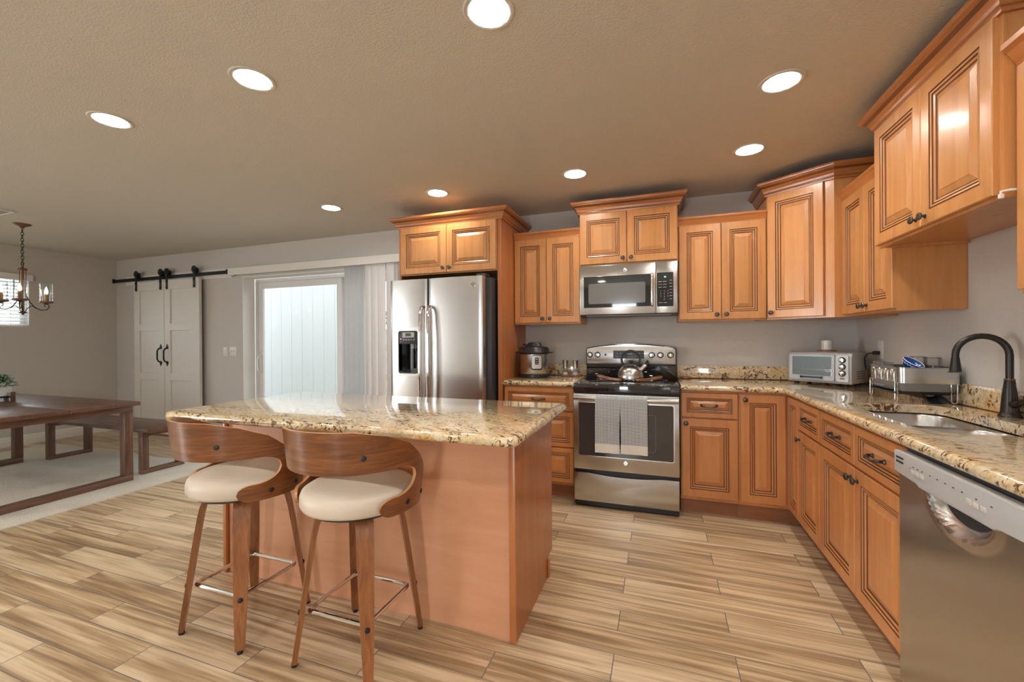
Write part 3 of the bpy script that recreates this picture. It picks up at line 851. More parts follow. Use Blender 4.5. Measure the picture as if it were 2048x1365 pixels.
def tall_crown(h=.092):
    k = h / .092
    return [(d, z * k) for d, z in [(0, 0), (.012, 0), (.014, .010), (.018, .014), (.018, .017), (.022, .021), (.025, .034), (.036, .052), (.050, .063), (.056, .066), (.056, .070), (.064, .074), (.066, .082), (.066, .092), (.0, .092)]]
LOW = [(0, 0), (.008, 0), (.010, .010), (.024, .040), (.033, .050), (.034, .064), (0, .064)]

def carcass(mb, x0, x1, d, z0, z1, lip=.012):
    mb.box(x0, x1, -d, -.002, z0 + lip, z1)
    mb.box(x0, x1, -d, -d + .02, z0, z0 + lip); mb.box(x0, x0 + .016, -d + .02, -.002, z0, z0 + lip); mb.box(x1 - .016, x1, -d + .02, -.002, z0, z0 + lip)
    return mb

def wall_cabinet(name, label, loc, rz, w, d, z0, z1, doors, crown, knobs, group='maple wall cabinets'):
    """doors: list of (x0, x1); knobs: x side per door ('l' or 'r')"""
    t = thing(name, label, 'cabinet', (loc[0], loc[1], z0), rz, group)
    carcass(MB(), 0, w, d, 0, z1 - z0).build('body', 'maple', t, smooth=False)
    for (a, b), s in zip(doors, knobs):
        kx = a + .030 if s == 'l' else b - .030
        front(t, 'door', a, b, .012, z1 - z0 - .008, -d, (kx, .012 + .036))
    path, zc, prof = crown
    crown_mb(path, zc - z0, prof).build('crown', ['crown', 'glaze'], t, smooth=False)
    return t

# wall cabinets along the back wall
wall_cabinet('wall_cabinet', 'two door maple wall cabinet between the refrigerator panel and the microwave', (-.590, 0), 0, .587, .325, 1.402, 2.150,
             [(.004, .291), (.295, .583)], ([(0.0, -.325), (.587, -.325)], 2.142, LOW), 'rl')
wall_cabinet('wall_cabinet', 'short two door maple cabinet with crown directly above the microwave', (0.0, 0), 0, .762, .367, 1.872, 2.308,
             [(.005, .379), (.383, .757)], ([(0, -.002), (0, -.367), (.762, -.367), (.762, -.002)], 2.302, tall_crown(.095)), 'rl')
wall_cabinet('wall_cabinet', 'two door maple wall cabinet right of the microwave, beside the corner cabinet', (.765, 0), 0, .604, .325, 1.402, 2.150,
             [(.006, .300), (.304, .598)], ([(0, -.325), (.604, -.325)], 2.142, LOW), 'rl')
# diagonal corner cabinet
t = thing('wall_cabinet', 'tall single door maple corner cabinet set at an angle above the toaster oven', 'cabinet', (1.372, 0, 1.402), 0, 'maple wall cabinets')
A_, B_ = Vector((0, -.325)), Vector((.333, -.574)); th = math.atan2(B_.y - A_.y, B_.x - A_.x); LD = (B_ - A_).length
MB().prism([(0, -.002), (0, -.325), (.333, -.574), (.655, -.574), (.655, -.002)], .0, .908).build('body', 'maple', t, smooth=False)
DM = Matrix.Translation((0, -.325, 0)) @ Matrix.Rotation(th, 4, 'Z')
front(t, 'door', .012, LD - .055, .012, .900, 0, (.042, .050), mtx=DM)
crown_mb([(0, -.002), (0, -.325), (.333, -.574), (.655, -.574)], .902, tall_crown(.095)).build('crown', ['crown', 'glaze'], t, smooth=False)
# right wall
RZ = -PI / 2
wall_cabinet('wall_cabinet', 'two door maple wall cabinet on the right wall beside the corner cabinet', (XR, -.578), RZ, .645, .275, 1.402, 2.150,
             [(.030, .335), (.339, .640)], ([(0, -.275), (.645, -.275)], 2.142, LOW), 'rl')
wall_cabinet('wall_cabinet', 'high deep two door maple cabinet with crown mounted over the sink', (XR, -1.225), RZ, .825, .350, 1.718, 2.322,
             [(.006, .405), (.409, .808)], ([(0, -.002), (0, -.350), (.825, -.350), (.825, -.002)], 2.312, tall_crown(.09)), 'rl')
wall_cabinet('wall_cabinet', 'maple wall cabinet cut off at the right edge of the photo', (XR, -2.054), RZ, .60, .308, 1.402, 2.135,
             [(.008, .300), (.304, .595)], ([(0, -.308), (.60, -.308)], 2.128, [(d * 1.55, z * 1.2) for d, z in LOW]), 'rl')
hk = MB(); hk.tube([(0, 0, 0), (0, 0, .012), (.02, 0, .015), (.10, -.001, .016)], .004, 8); hk.box(-.006, .006, -.005, .005, -.010, .004, bev=.002)
o = hk.build('cabinet_hook', 'plate', None, loc=(1.668, -2.058, 1.722)); tag(o, 'small pale plastic clip at the lower corner of the over-sink cabinet', 'clip')

# refrigerator surround
t = thing('refrigerator_cabinet', 'tall maple surround with a two door cabinet and crown over the refrigerator', 'cabinet', (-1.575, 0, 0))
MB().box(0, .022, -.645, -.002, 0, 2.27).build('side_panel', 'panel', t, smooth=False)
mb = MB(); mb.box(.945, .982, -.645, -.002, 0, 2.27); mb.build('side_panel', 'panel', t, smooth=False)
mb = MB(); mb.box(.024, .943, -.645, -.002, 1.842, 2.27); mb.build('body', 'maple', t, smooth=False)
front(t, 'door', .030, .481, 1.850, 2.260, -.645, (.452, 1.888)); front(t, 'door', .485, .938, 1.850, 2.260, -.645, (.514, 1.888))
crown_mb([(0, -.002), (0, -.645), (.982, -.645), (.982, -.002)], 2.262, tall_crown(.088)).build('crown', ['crown', 'glaze'], t, smooth=False)

# ------------------------------------------------------------------ base cabinets
def base_body(mb, w, d, open_top=False):
    z0, z1 = .118, CTU - .001
    if open_top:
        mb.box(0, .018, -d, -.01, z0, z1); mb.box(w - .018, w, -d, -.01, z0, z1); mb.box(.018, w - .018, -d, -.01, z0, z0 + .018)
        mb.box(.018, w - .018, -d, -d + .018, z0 + .018, z1)
    else: mb.box(0, w, -d, -.002, z0, z1)
    return mb
def base_cabinet(name, label, loc, rz, w, d, fronts, open_top=False, wood_='maple_low', kick=True):
    t = thing(name, label, 'cabinet', (loc[0], loc[1], 0), rz, 'maple base cabinets')
    base_body(MB(), w, d, open_top).build('body', wood_, t, smooth=False)
    if kick: MB().box(0, w, -d + .075, -d + .095, 0, .118).build('toe_kick', 'kick', t, smooth=False)
    for f in fronts: front(t, *f[:5], -d, f[5], f[6], wood_)
    return t
base_cabinet('base_cabinet', 'three drawer maple base cabinet between refrigerator and range', (-.590, 0), 0, .586, .605,
             [('drawer', .006, .580, .705, .882, None, True), ('drawer', .006, .580, .422, .695, None, True), ('drawer', .006, .580, .142, .412, None, True)])
base_cabinet('base_cabinet', 'narrow maple base cabinet with one drawer and one door right of the range', (.764, 0), 0, .372, .605,
             [('drawer', .006, .366, .708, .882, None, True), ('door', .006, .366, .142, .698, (.034, .664), False)])
t = thing('base_cabinet', 'maple corner base cabinet with two full height doors meeting in the corner', 'cabinet', (1.138, 0, 0), 0, 'maple base cabinets')
MB().prism([(0, -.002), (0, -.605), (.302, -.605), (.302, -.858), (.890, -.858), (.890, -.002)], .118, CTU - .001).build('body', 'maple_low', t, smooth=False)
mb = MB(); mb.box(0, .376, -.53, -.51, 0, .118); mb.box(.376, .396, -.858, -.51, 0, .118); mb.build('toe_kick', 'kick', t, smooth=False)
front(t, 'door', .008, .278, .142, .882, -.605, (.036, .848), wood_='maple_low')
front(t, 'door', .632, .855, .142, .882, 0, wood_='maple_low', mtx=Matrix.Translation((.302, 0, 0)) @ Matrix.Rotation(RZ, 4, 'Z'))
base_cabinet('base_cabinet', 'maple base cabinet with drawer and door between corner and sink cabinet', (XR, -.862), RZ, .366, .59,
             [('drawer', .006, .360, .708, .882, None, True), ('door', .006, .360, .142, .698, (.034, .650), False)])
base_cabinet('base_cabinet', 'wide maple sink base with two drawer fronts and two doors beside the dishwasher', (XR, -1.232), RZ, .840, .59,
             [('drawer', .006, .416, .708, .882, None, True), ('drawer', .422, .834, .708, .882, None, True),
              ('door', .006, .416, .142, .698, (.386, .650), False), ('door', .422, .834, .142, .698, (.452, .650), False)], open_top=True)
base_cabinet('base_cabinet', 'maple base cabinet past the dishwasher', (XR, -2.688), RZ, .50, .59, [('drawer', .006, .494, .708, .882, None, True), ('door', .006, .494, .142, .698, (.034, .650), False)])

# ------------------------------------------------------------------ granite worktops
def worktop(label, loc, mb, splash):
    t = thing('countertop', label, 'countertop', loc)
    mb.xform(Matrix.Translation((-loc[0], -loc[1], -loc[2])))
    mb.build('slab', 'granite', t, ang=50)
    for b in splash:
        s = MB(); s.box(b[0] - loc[0], b[1] - loc[0], b[2] - loc[1], b[3] - loc[1], .0005, 1.040 - CT, bev=.003)
        o = s.build('backsplash', 'granite', None, loc=loc); tag(o, b[4], 'backsplash')
    return t
worktop('short speckled granite countertop left of the range under the pressure cooker', (-.30, -.3, CT),
        slab([(-.592, -.655), (-.005, -.655), (-.005, -.002), (-.592, -.002)], CTU, CT), [(-.590, -.005, -.022, -.002, 'short granite backsplash strip left of the range behind the mills')])
HOLE = rrect(1.50, 1.885, -2.02, -1.285, .085, 8)
worktop('long L shaped granite countertop running from the range around the sink', (1.4, -.3, CT),
        slab(round_poly([(.763, -.002), (.763, -.655), (1.388, -.655), (1.388, -3.19), (2.028, -3.19), (2.028, -.002)], [0, 0, .05, 0, 0, 0]), CTU, CT, [HOLE]),
        [(.763, 2.007, -.022, -.002, 'granite backsplash strip on the back wall between range and corner'), (2.008, 2.028, -3.19, -.002, 'granite backsplash strip along the right wall behind faucet and dish rack')])

# ------------------------------------------------------------------ sink
t = thing('kitchen_sink', 'double bowl stainless steel sink set under the granite', 'sink', (1.6925, -1.6525, CTU - .004))
ox, oy, oz = t.location
mb = MB(); bowls = [rrect(1.512 - ox, 1.873 - ox, -1.638 - oy, -1.297 - oy, .10, 8), rrect(1.512 - ox, 1.873 - ox, -2.008 - oy, -1.668 - oy, .10, 8)]
outer = rrect(1.46 - ox, 1.925 - ox, -2.058 - oy, -1.245 - oy, .11, 8)
fill(mb, outer, [list(b) for b in bowls], 0); fill(mb, outer, [list(b) for b in bowls], -.002)
mb.rings([[(p[0], p[1], -.002) for p in outer], [(p[0], p[1], 0) for p in outer]], caps=False)
mb.build('rim', 'steel_sink', t)
for b in bowls:
    mb = MB(); rs = []
    for d, z in [(0, 0), (.004, -.006), (.010, -.12), (.018, -.158), (.040, -.178), (.075, -.182)]:
        rs.append([(p[0], p[1], z) for p in offset_poly(b, d)])
    mb.rings(rs, caps=False); mb.face([mb.bm.verts.new(p) for p in rs[-1]])
    mb2 = mb; rs2 = [[(p[0], p[1], z - .0016) for p in offset_poly(b, d - .0016)] for d, z in [(0, 0), (.004, -.006), (.010, -.12), (.018, -.158), (.040, -.178), (.075, -.182)]]
    mb.rings(rs2, caps=False); mb.face([mb.bm.verts.new(p) for p in rs2[-1]])
    bo = mb.build('bowl', 'steel_sink', t, ang=50)
    cx = sum(p[0] for p in b) / len(b); cy = sum(p[1] for p in b) / len(b)
    MB().lathe([(.048, -.1815), (.048, -.1795), (.040, -.1785), (.036, -.181), (.012, -.181), (.010, -.177), (.001, -.1765)], 24, (cx, cy, 0)).build('drain', 'chrome', bo)

# ------------------------------------------------------------------ faucet
t = thing('faucet', 'oil rubbed bronze gooseneck faucet behind the sink', 'faucet', (1.976, -1.566, CT))
mb = MB(); mb.lathe([(.034, 0), (.034, .005), (.030, .010), (.027, .022), (.0215, .10), (.0165, .145), (.0155, .150)], 28); mb.build('base', 'bronze', t)
mb = MB(); mb.lathe([(.0160, .149), (.0172, .152), (.0160, .156)], 28); mb.build('trim_ring', 'copper', t)
ang = R(168); ux, uy = math.cos(ang), math.sin(ang); RR = .079; zt = .252
pts = [(0, 0, .150), (0, 0, .19), (0, 0, zt)]
for k in range(1, 15):
    a = PI - PI * k / 14 * 1.0; d = RR + RR * math.cos(a); pts.append((ux * d, uy * d, zt + RR * math.sin(a)))
pts.append((ux * 2 * RR, uy * 2 * RR, .238))
mb = MB(); mb.tube(pts, .0122, 16); mb.build('spout', 'bronze', t)
mb = MB(); mb.lathe([(.0135, .240), (.0140, .232), (.0148, .226), (.0195, .186), (.0205, .180), (.017, .178)], 24, (ux * 2 * RR, uy * 2 * RR, 0)); mb.build('spray_head', 'bronze', t)
mb = MB(); mb.tube([(0, -.015, .052), (0, -.036, .056), (.002, -.048, .060)], [.017, .014, .011], 14); mb.tube([(.002, -.045, .058), (.004, -.080, .075), (.006, -.120, .085)], [.010, .007, .009], 10); mb.build('lever', 'bronze', t)

# ------------------------------------------------------------------ kitchen island
IX0, IX1, IY0, IY1, IT = -1.755, .145, -2.455, -1.575, .915
t = thing('kitchen_island', 'maple kitchen island base with plain veneer back and right end panel', 'island', (-.79, -1.89, 0))
mb = MB(); mb.box(-.83, .825, -.310, -.290, 0, IT - .041); mb.build('back_panel', 'veneer', t, smooth=False)
mb = MB(); mb.box(.826, .846, -.315, .295, .105, IT - .041); mb.box(.826, .846, -.315, .200, 0, .105)
mb.build('end_panel', 'panel', t, smooth=False)
mb = MB(); mb.box(.818, .848, -.330, -.3155, 0, IT - .041, bev=.003); mb.build('corner_post', 'panel', t)
mb = MB(); mb.box(-.852, -.832, -.315, .295, 0, IT - .041); mb.build('end_panel', 'panel', t, smooth=False)
mb = MB(); mb.box(-.852, -.828, -.332, -.3155, 0, IT - .041, bev=.003); mb.build('corner_post', 'panel', t)
mb = MB(); mb.box(-.831, .825, -.289, .275, .118, IT - .042); mb.build('body', 'maple_low', t, smooth=False)
mb = MB(); mb.box(-.831, .825, .18, .20, 0, .118); mb.build('toe_kick', 'kick', t, smooth=False)
mb = MB(); mb.box(.8465, .856, .185, .215, 0, .09, bev=.003); mb.build('base_block', 'panel', t)
BK = Matrix.Translation((0, .275, 0)) @ Matrix.Rotation(PI, 4, 'Z')
for i in range(4):
    a = -.82 + i * .413
    front(t, 'drawer', a, a + .407, .690, .862, 0, None, True, 'maple_low', BK)
    front(t, 'door', a, a + .407, .132, .680, 0, (a + .03, .64), False, 'maple_low', BK)
o = slab(round_poly([(IX0, IY0), (IX1, IY0), (IX1, IY1), (IX0, IY1)], .045), IT - .040, IT).xform(Matrix.Translation((.79, 1.89, -IT + .04))).build('countertop', 'granite', None, ang=50, loc=(-.79, -1.89, IT - .04))
tag(o, 'polished speckled granite top of the kitchen island', 'countertop')

# ================================================================== APPLIANCES
def badge(parent, mtx, r=.019):
    """round maker's emblem: ring and scrolled letters"""
    mb = MB(); mb.lathe([(r, 0), (r, .002), (r * .86, .003), (r * .80, .0018), (.001, .0018)], 28)
    mb.xform(mtx); b = mb.build('emblem', 'chrome', parent)
    mb = MB()
    def arc(cx, cy, rr, a0, a1, n=10): return [(cx + rr * math.cos(R(a0 + (a1 - a0) * i / n)), cy + rr * math.sin(R(a0 + (a1 - a0) * i / n)), .0025) for i in range(n + 1)]
    mb.tube(arc(-r * .25, 0, r * .38, 60, 330), r * .055, 6); mb.tube([(-r * .25, -r * .02, .0025), (r * .06, -r * .02, .0025), (r * .06, -r * .42, .0025)], r * .055, 6)
    mb.tube(arc(r * .26, r * .2, r * .2, 60, 270, 8) + arc(r * .26, -r * .2, r * .2, 90, 300, 8), r * .055, 6)
    for a in range(0, 360, 90): mb.tube(arc(r * .68 * math.cos(R(a + 45)), r * .68 * math.sin(R(a + 45)), r * .10, a, a + 230, 6), r * .035, 5)
    mb.xform(mtx); mb.build('scroll', 'case', b)

# ------------------------------------------------------------------ refrigerator
t = thing('refrigerator', 'stainless steel side by side refrigerator with ice dispenser in the left door', 'refrigerator', (-1.1205, -.74, 0))
MB().box(-.428, .468, .012, .70, .03, 1.772, bev=.004).build('case', 'case', t)
MB().box(-.0665, -.0605, -.075, .010, .09, 1.775).build('gap_shade_strip', 'black', t, smooth=False)  # black strip painting in the dark gap between the doors
mb = MB(); mb.box(-.42, .42, -.03, .02, .0, .07); mb.build('base_grille', 'case', t)
def fdoor(x0, x1, hole=None):
    mb = MB(); bulge = .010; n = 10; top = []
    for i in range(n + 1):
        f = i / n; e = min(f, 1 - f) * (x1 - x0); rd = .016
        y = -.078 - bulge * (1 - (2 * f - 1) ** 2) + (rd - math.sqrt(max(0, rd * rd - (rd - e) ** 2)) if e < rd else 0)
        top.append((x0 + (x1 - x0) * f, y))
    rd = .016
    poly = [(x0, .006), (x1, .006), (x1, -.064), (x1 - .004, -.073), (x1 - .012, -.078)] + [(x0 + (x1 - x0) * (1 - i / 12) , -.079 - bulge * (1 - (2 * i / 12 - 1) ** 2)) for i in range(1, 12)] + [(x0 + .012, -.078), (x0 + .004, -.073), (x0, -.064)]
    if not hole:
        mb.prism(poly, .085, 1.778); return mb
    hx0, hx1, hz0, hz1 = hole
    # split into bands around the opening
    def cut(a, b):
        def yat(x):
            f = (x - x0) / (x1 - x0); return -.079 - bulge * (1 - (2 * f - 1) ** 2)
        if a <= x0: return [(x0, .006), (b, .006), (b, yat(b))] + [(x0 + .012 + (b - x0 - .012) * (1 - i / 4), yat(x0 + .012 + (b - x0 - .012) * (1 - i / 4))) for i in range(1, 4)] + [(x0 + .012, -.078), (x0 + .004, -.073), (x0, -.064)]
        return [(a, .006), (x1, .006), (x1, -.064), (x1 - .004, -.073), (x1 - .012, -.078)] + [(x1 - .012 - (x1 - .012 - a) * i / 4, yat(x1 - .012 - (x1 - .012 - a) * i / 4)) for i in range(1, 5)]
    mb.prism(poly, .085, hz0); mb.prism(poly, hz1, 1.778); mb.prism(cut(x0, hx0), hz0, hz1); mb.prism(cut(hx1, x1), hz0, hz1)
    return mb
DHX0, DHX1, DHZ0, DHZ1 = -.345, -.148, .985, 1.350
dl = fdoor(-.4325, -.067, (DHX0, DHX1, DHZ0, DHZ1)).build('door', 'steel', t, ang=25)
dr = fdoor(-.060, .432).build('door', 'steel', t, ang=25)
for d, x, s in ((dl, -.096, -1), (dr, -.030, 1)):
    mb = MB(); pts = [(x, -.088, .62), (x, -.118, .625), (x + s * .002, -.136, .66), (x + s * .006, -.146, .85), (x + s * .008, -.148, 1.09), (x + s * .006, -.146, 1.30), (x + s * .002, -.136, 1.50), (x, -.118, 1.538), (x, -.088, 1.543)]
    mb.tube(pts, [.014, .015, .0165, .0165, .0165, .0165, .0165, .015, .014], 14); mb.build('handle', 'chrome', d)
badge(dr, Matrix.Translation((.352, -.0855, 1.706)) @ FACE_Y, .021)
MB().box(.36, .44, -.04, .05, 1.779, 1.80, bev=.004).build('hinge_cover', 'case', t)
# dispenser
mb = MB()
o_ = round_poly([(DHX0 - .014, DHZ0 - .014), (DHX1 + .010, DHZ0 - .014), (DHX1 + .010, DHZ1 + .030), (DHX0 - .014, DHZ1 + .030)], .02)
i_ = round_poly([(DHX0 + .004, DHZ0 + .004), (DHX1 - .004, DHZ0 + .004), (DHX1 - .004, DHZ1 - .002), (DHX0 + .004, DHZ1 - .002)], .02)
mb.rings([[(p[0], -.084, p[1]) for p in o_], [(p[0], -.094, p[1]) for p in o_], [(p[0], -.094, p[1]) for p in i_], [(p[0], -.04, p[1]) for p in i_]], caps=False)
dsp = mb.build('dispenser_frame', 'satin', dl)
mb = MB(); mb.box(DHX0, DHX1, .0, .004, DHZ0, DHZ1); mb.box(DHX0, DHX0 + .004, -.08, 0, DHZ0, DHZ1); mb.box(DHX1 - .004, DHX1, -.08, 0, DHZ0, DHZ1)
mb.box(DHX0 + .004, DHX1 - .004, -.085, 0, DHZ0, DHZ0 + .012); mb.box(DHX0 + .10, DHX0 + .17, -.045, -.038, DHZ0 + .05, DHZ0 + .20, bev=.003)
mb.lathe([(.022, 0), (.024, -.17)], 16, (DHX0 + .115, -.045, DHZ0 + .215), mi=0); mb.build('dispenser_recess', 'black_glass', dl)
MB().box(DHX0 + .004, DHX1 - .004, -.088, -.004, DHZ1 - .112, DHZ1 - .003, bev=.002).build('control_panel', 'case', dl)
mb = MB(); mb.box(DHX0 + .042, DHX1 - .040, -.0905, -.087, DHZ1 - .058, DHZ1 - .014); mb.build('display_bezel', 'grey', dl)
mb = MB(); mb.box(DHX0 + .072, DHX1 - .072, -.092, -.090, DHZ1 - .047, DHZ1 - .022); mb.build('display', 'black_glass', dl)
mb = MB(); mb.lathe([(.0045, 0), (.0035, .002)], 12, (DHX0 + .024, -.0875, DHZ1 - .070), axis='y'); mb.build('indicator', 'led_red', dl)
mb = MB()
for k in range(5): mb.box(DHX0 + .046 + k * .025, DHX0 + .060 + k * .025, -.0892, -.0875, DHZ1 - .080, DHZ1 - .072)
mb.box(DHX0 + .018, DHX0 + .03, -.0892, -.0875, DHZ1 - .096, DHZ1 - .092); mb.build('buttons', 'grey', dl)
mb = MB(); mb.lathe([(.016, 0), (.016, .03), (.02, .05)], 14, (DHX0 + .115, -.045, DHZ0 + .205)); mb.build('nozzle', 'grey', dl)

# ------------------------------------------------------------------ microwave
t = thing('microwave', 'stainless steel over the range microwave under the short cabinet', 'microwave', (.381, 0, 1.457))
MB().box(-.377, .377, -.372, -.003, .008, .412).build('case', 'case', t, smooth=False)
mb = MB(); mb.box(-.33, .33, -.36, -.05, 0, .0075); mb.build('vent_plate', 'grey_dark', t, smooth=False)
d = MB().box(-.3765, .216, -.402, -.3735, .012, .411, bev=.003).build('door', 'steel_h', t)
MB().box(-.344, .188, -.4045, -.4015, .068, .322, bev=.001).build('window', 'black_glass', d, smooth=False)
MB().prism(rrect(-.305, .140, .098, .262, .012), -.4055, -.404, 'xz').build('window_screen', 'mesh_glass', d, smooth=False)
mb = MB(); mb.tube([(.190, -.400, .072), (.190, -.428, .080), (.190, -.432, .10), (.190, -.432, .29), (.190, -.428, .312), (.190, -.400, .320)], .0105, 12); mb.build('handle', 'chrome', d)
badge(d, Matrix.Translation((-.012, -.402, .362)) @ FACE_Y, .017)
MB().box(.218, .3765, -.402, -.3735, .012, .411, bev=.003).build('control_side', 'steel_h', t)
kp = MB().prism(rrect(.226, .346, .062, .326, .008), -.4035, -.4015, 'xz').build('keypad', 'black_glass', t, smooth=False)
def ty(x, y, z): return Matrix.Translation((x, y, z)) @ FACE_Y
text_mesh('clock_digits', 'M', .018, 'led_green', kp, ty(.286, -.4040, .290))
for i, s in enumerate('123456789'): text_mesh('digit', s, .014, 'mark', kp, ty(.254 + (i % 3) * .026, -.4040, .182 - (i // 3) * .021))
text_mesh('digit', '0', .014, 'mark', kp, ty(.280, -.4040, .119))
mb = MB()
for r_ in range(3):
    for c_ in range(2): mb.box(.236 + c_ * .034, .262 + c_ * .034, -.4041, -.4034, .254 - r_ * .022, .2565 - r_ * .022)
for k in range(7): mb.box(.318, .336, -.4041, -.4034, .262 - k * .024, .2645 - k * .024)
for c_ in range(2): mb.box(.240 + c_ * .034, .266 + c_ * .034, -.4041, -.4034, .090, .0925)
mb.build('key_marks', 'mark', kp, smooth=False)

# ------------------------------------------------------------------ range
RZ0 = .930
t = thing('range', 'stainless steel electric range with black glass cooktop and arched control panel', 'range', (.3795, 0, 0))
MB().box(-.372, .372, -.675, -.60, .012, .052).build('toe_panel', 'black', t, smooth=False)  # black base, also standing in for the shadow under the drawer
MB().box(-.374, .374, -.652, -.028, .053, .904).build('body', 'case', t, smooth=False)
mb = MB()
for sx in (-1, 1):
    for y in (-.55, -.08): mb.lathe([(.018, 0), (.018, .01), (.010, .012), (.010, .046)], 12, (sx * .33, y, 0))
mb.build('feet', 'black', t)
top = [(-.372 + .744 * i / 20, .262 - .016 * max(0, 1 - ((i - 10) / 7.0) ** 2) ** 1.0) for i in range(21)]
MB().prism([(-.372, .050), (.372, .050)] + list(reversed(top)), -.695, -.653, 'xz', bev=.003).build('storage_drawer', 'steel_h', t, ang=25)
d = MB().box(-.374, .374, -.697, -.654, .288, .858, bev=.004).build('oven_door', 'steel_h', t)
MB().prism(rrect(-.336, .336, .394, .792, .014), -.6995, -.6965, 'xz').build('window', 'oven_glass', d, smooth=False)
mb = MB(); o_ = rrect(-.342, .342, .388, .798, .018); i_ = rrect(-.335, .335, .395, .791, .013)
mb.rings([[(p[0], -.696, p[1]) for p in o_], [(p[0], -.7005, p[1]) for p in o_], [(p[0], -.7005, p[1]) for p in i_], [(p[0], -.696, p[1]) for p in i_]], caps=False); mb.build('window_trim', 'satin', d)
mb = MB(); o_ = rrect(-.215, .215, .45, .72, .02); i_ = rrect(-.2135, .2135, .4515, .7185, .019)
mb.rings([[(p[0], -.6994, p[1]) for p in o_], [(p[0], -.69975, p[1]) for p in o_], [(p[0], -.69975, p[1]) for p in i_], [(p[0], -.6994, p[1]) for p in i_]], caps=False); mb.build('window_border', 'grey_dark', d)
mb = MB(); mb.rings([[(x, -.744 + .015 * math.cos(a) * .9 + .010 * (abs(x) / .37) ** 4, .830 + .019 * math.sin(a)) for a in [2 * PI * k / 14 for k in range(14)]] for x in [-.368, -.36, -.32, -.2, 0, .2, .32, .36, .368]])
for s in (-1, 1): mb.box(s * .352 - .014, s * .352 + .014, -.742, -.696, .818, .842, bev=.003)
mb.build('handle', 'steel_h', d)
badge(d, ty(.005, -.697, .358), .018)
mb = MB(); mb.box(-.379, .379, -.702, -.085, .868, RZ0, bev=.006); ct = mb.build('cooktop', 'black_glass', t)
for bx, by, br in ((-.20, -.50, .105), (.19, -.50, .085), (-.19, -.22, .078), (.20, -.22, .105)):
    mb = MB(); mb.lathe([(br, RZ0 - .0005), (br, RZ0 + .0004), (br - .003, RZ0 + .0004), (br - .003, RZ0 - .0005)], 48, (bx, by, 0), caps=False); mb.build('burner_ring', 'grey_dark', ct)
def arch(w, z0, ze, zm, r=.02):
    pts = [(-w, z0), (w, z0), (w, ze - r), (w - r * .3, ze - r * .3), (w - r, ze)]
    pts += [(w - r - (2 * w - 2 * r) * i / 16, ze + (zm - ze) * (1 - (2 * i / 16 - 1) ** 2)) for i in range(1, 16)]
    return pts + [(-w + r, ze), (-w + r * .3, ze - r * .3), (-w, ze - r)]
MB().prism(arch(.3785, RZ0 - .02, 1.196, 1.226), -.084, -.004, 'xz', bev=.002).build('backguard', 'black_glass', t, ang=25)
cp = MB().prism(arch(.370, 1.052, 1.189, 1.218), -.094, -.0845, 'xz', bev=.002).build('control_panel', 'steel_h', t, ang=25)
MB().box(-.3785, .3785, -.100, -.084, 1.036, 1.050, bev=.003).build('panel_rail', 'black', t)
MB().prism(rrect(-.140, .118, 1.098, 1.168, .006), -.0965, -.0935, 'xz').build('display', 'black', t, smooth=False)
mb = MB()
for r_ in range(2):
    for k in (-4.2, -3, 3, 4.2): mb.box(k * .026 - .007 + .002, k * .026 + .007 + .002, -.0972, -.0964, 1.142 - r_ * .026, 1.1445 - r_ * .026)
for k in range(5): mb.box(-.052 + k * .022, -.040 + k * .022, -.0972, -.0964, 1.112, 1.114)
mb.box(-.02, .025, -.0972, -.0964, 1.137, 1.141); mb.build('display_marks', 'mark', t, smooth=False)
MB().box(-.214, -.200, -.0965, -.0935, 1.122, 1.140).build('indicator_window', 'dark', t, smooth=False)
for kx in (-.343, -.276, .182, .251, .331):
    mb = MB(); mb.lathe([(.026, 0), (.026, .003), (.022, .004)], 24, (kx, -.0935, 1.130), axis='y'); kb = mb.build('knob', 'case', t)
    mb = MB(); mb.lathe([(.0215, .002), (.021, .010), (.019, .020), (.016, .0225), (.001, .023)], 24, (kx, -.0935, 1.130), axis='y'); mb.box(kx - .005, kx + .005, -.126, -.112, 1.112, 1.148, bev=.002)
    mb.build('knob_cap', 'chrome', kb)
mb = MB()
for kx in (-.343, -.276, .182, .251, .331):
    for dx, dz in ((0, .038), (0, -.036), (-.030, .018), (.030, .018)): mb.box(kx + dx - .003, kx + dx + .003, -.0947, -.0938, 1.13 + dz - .001, 1.13 + dz + .001)
mb.build('dial_marks', 'dark', t, smooth=False)

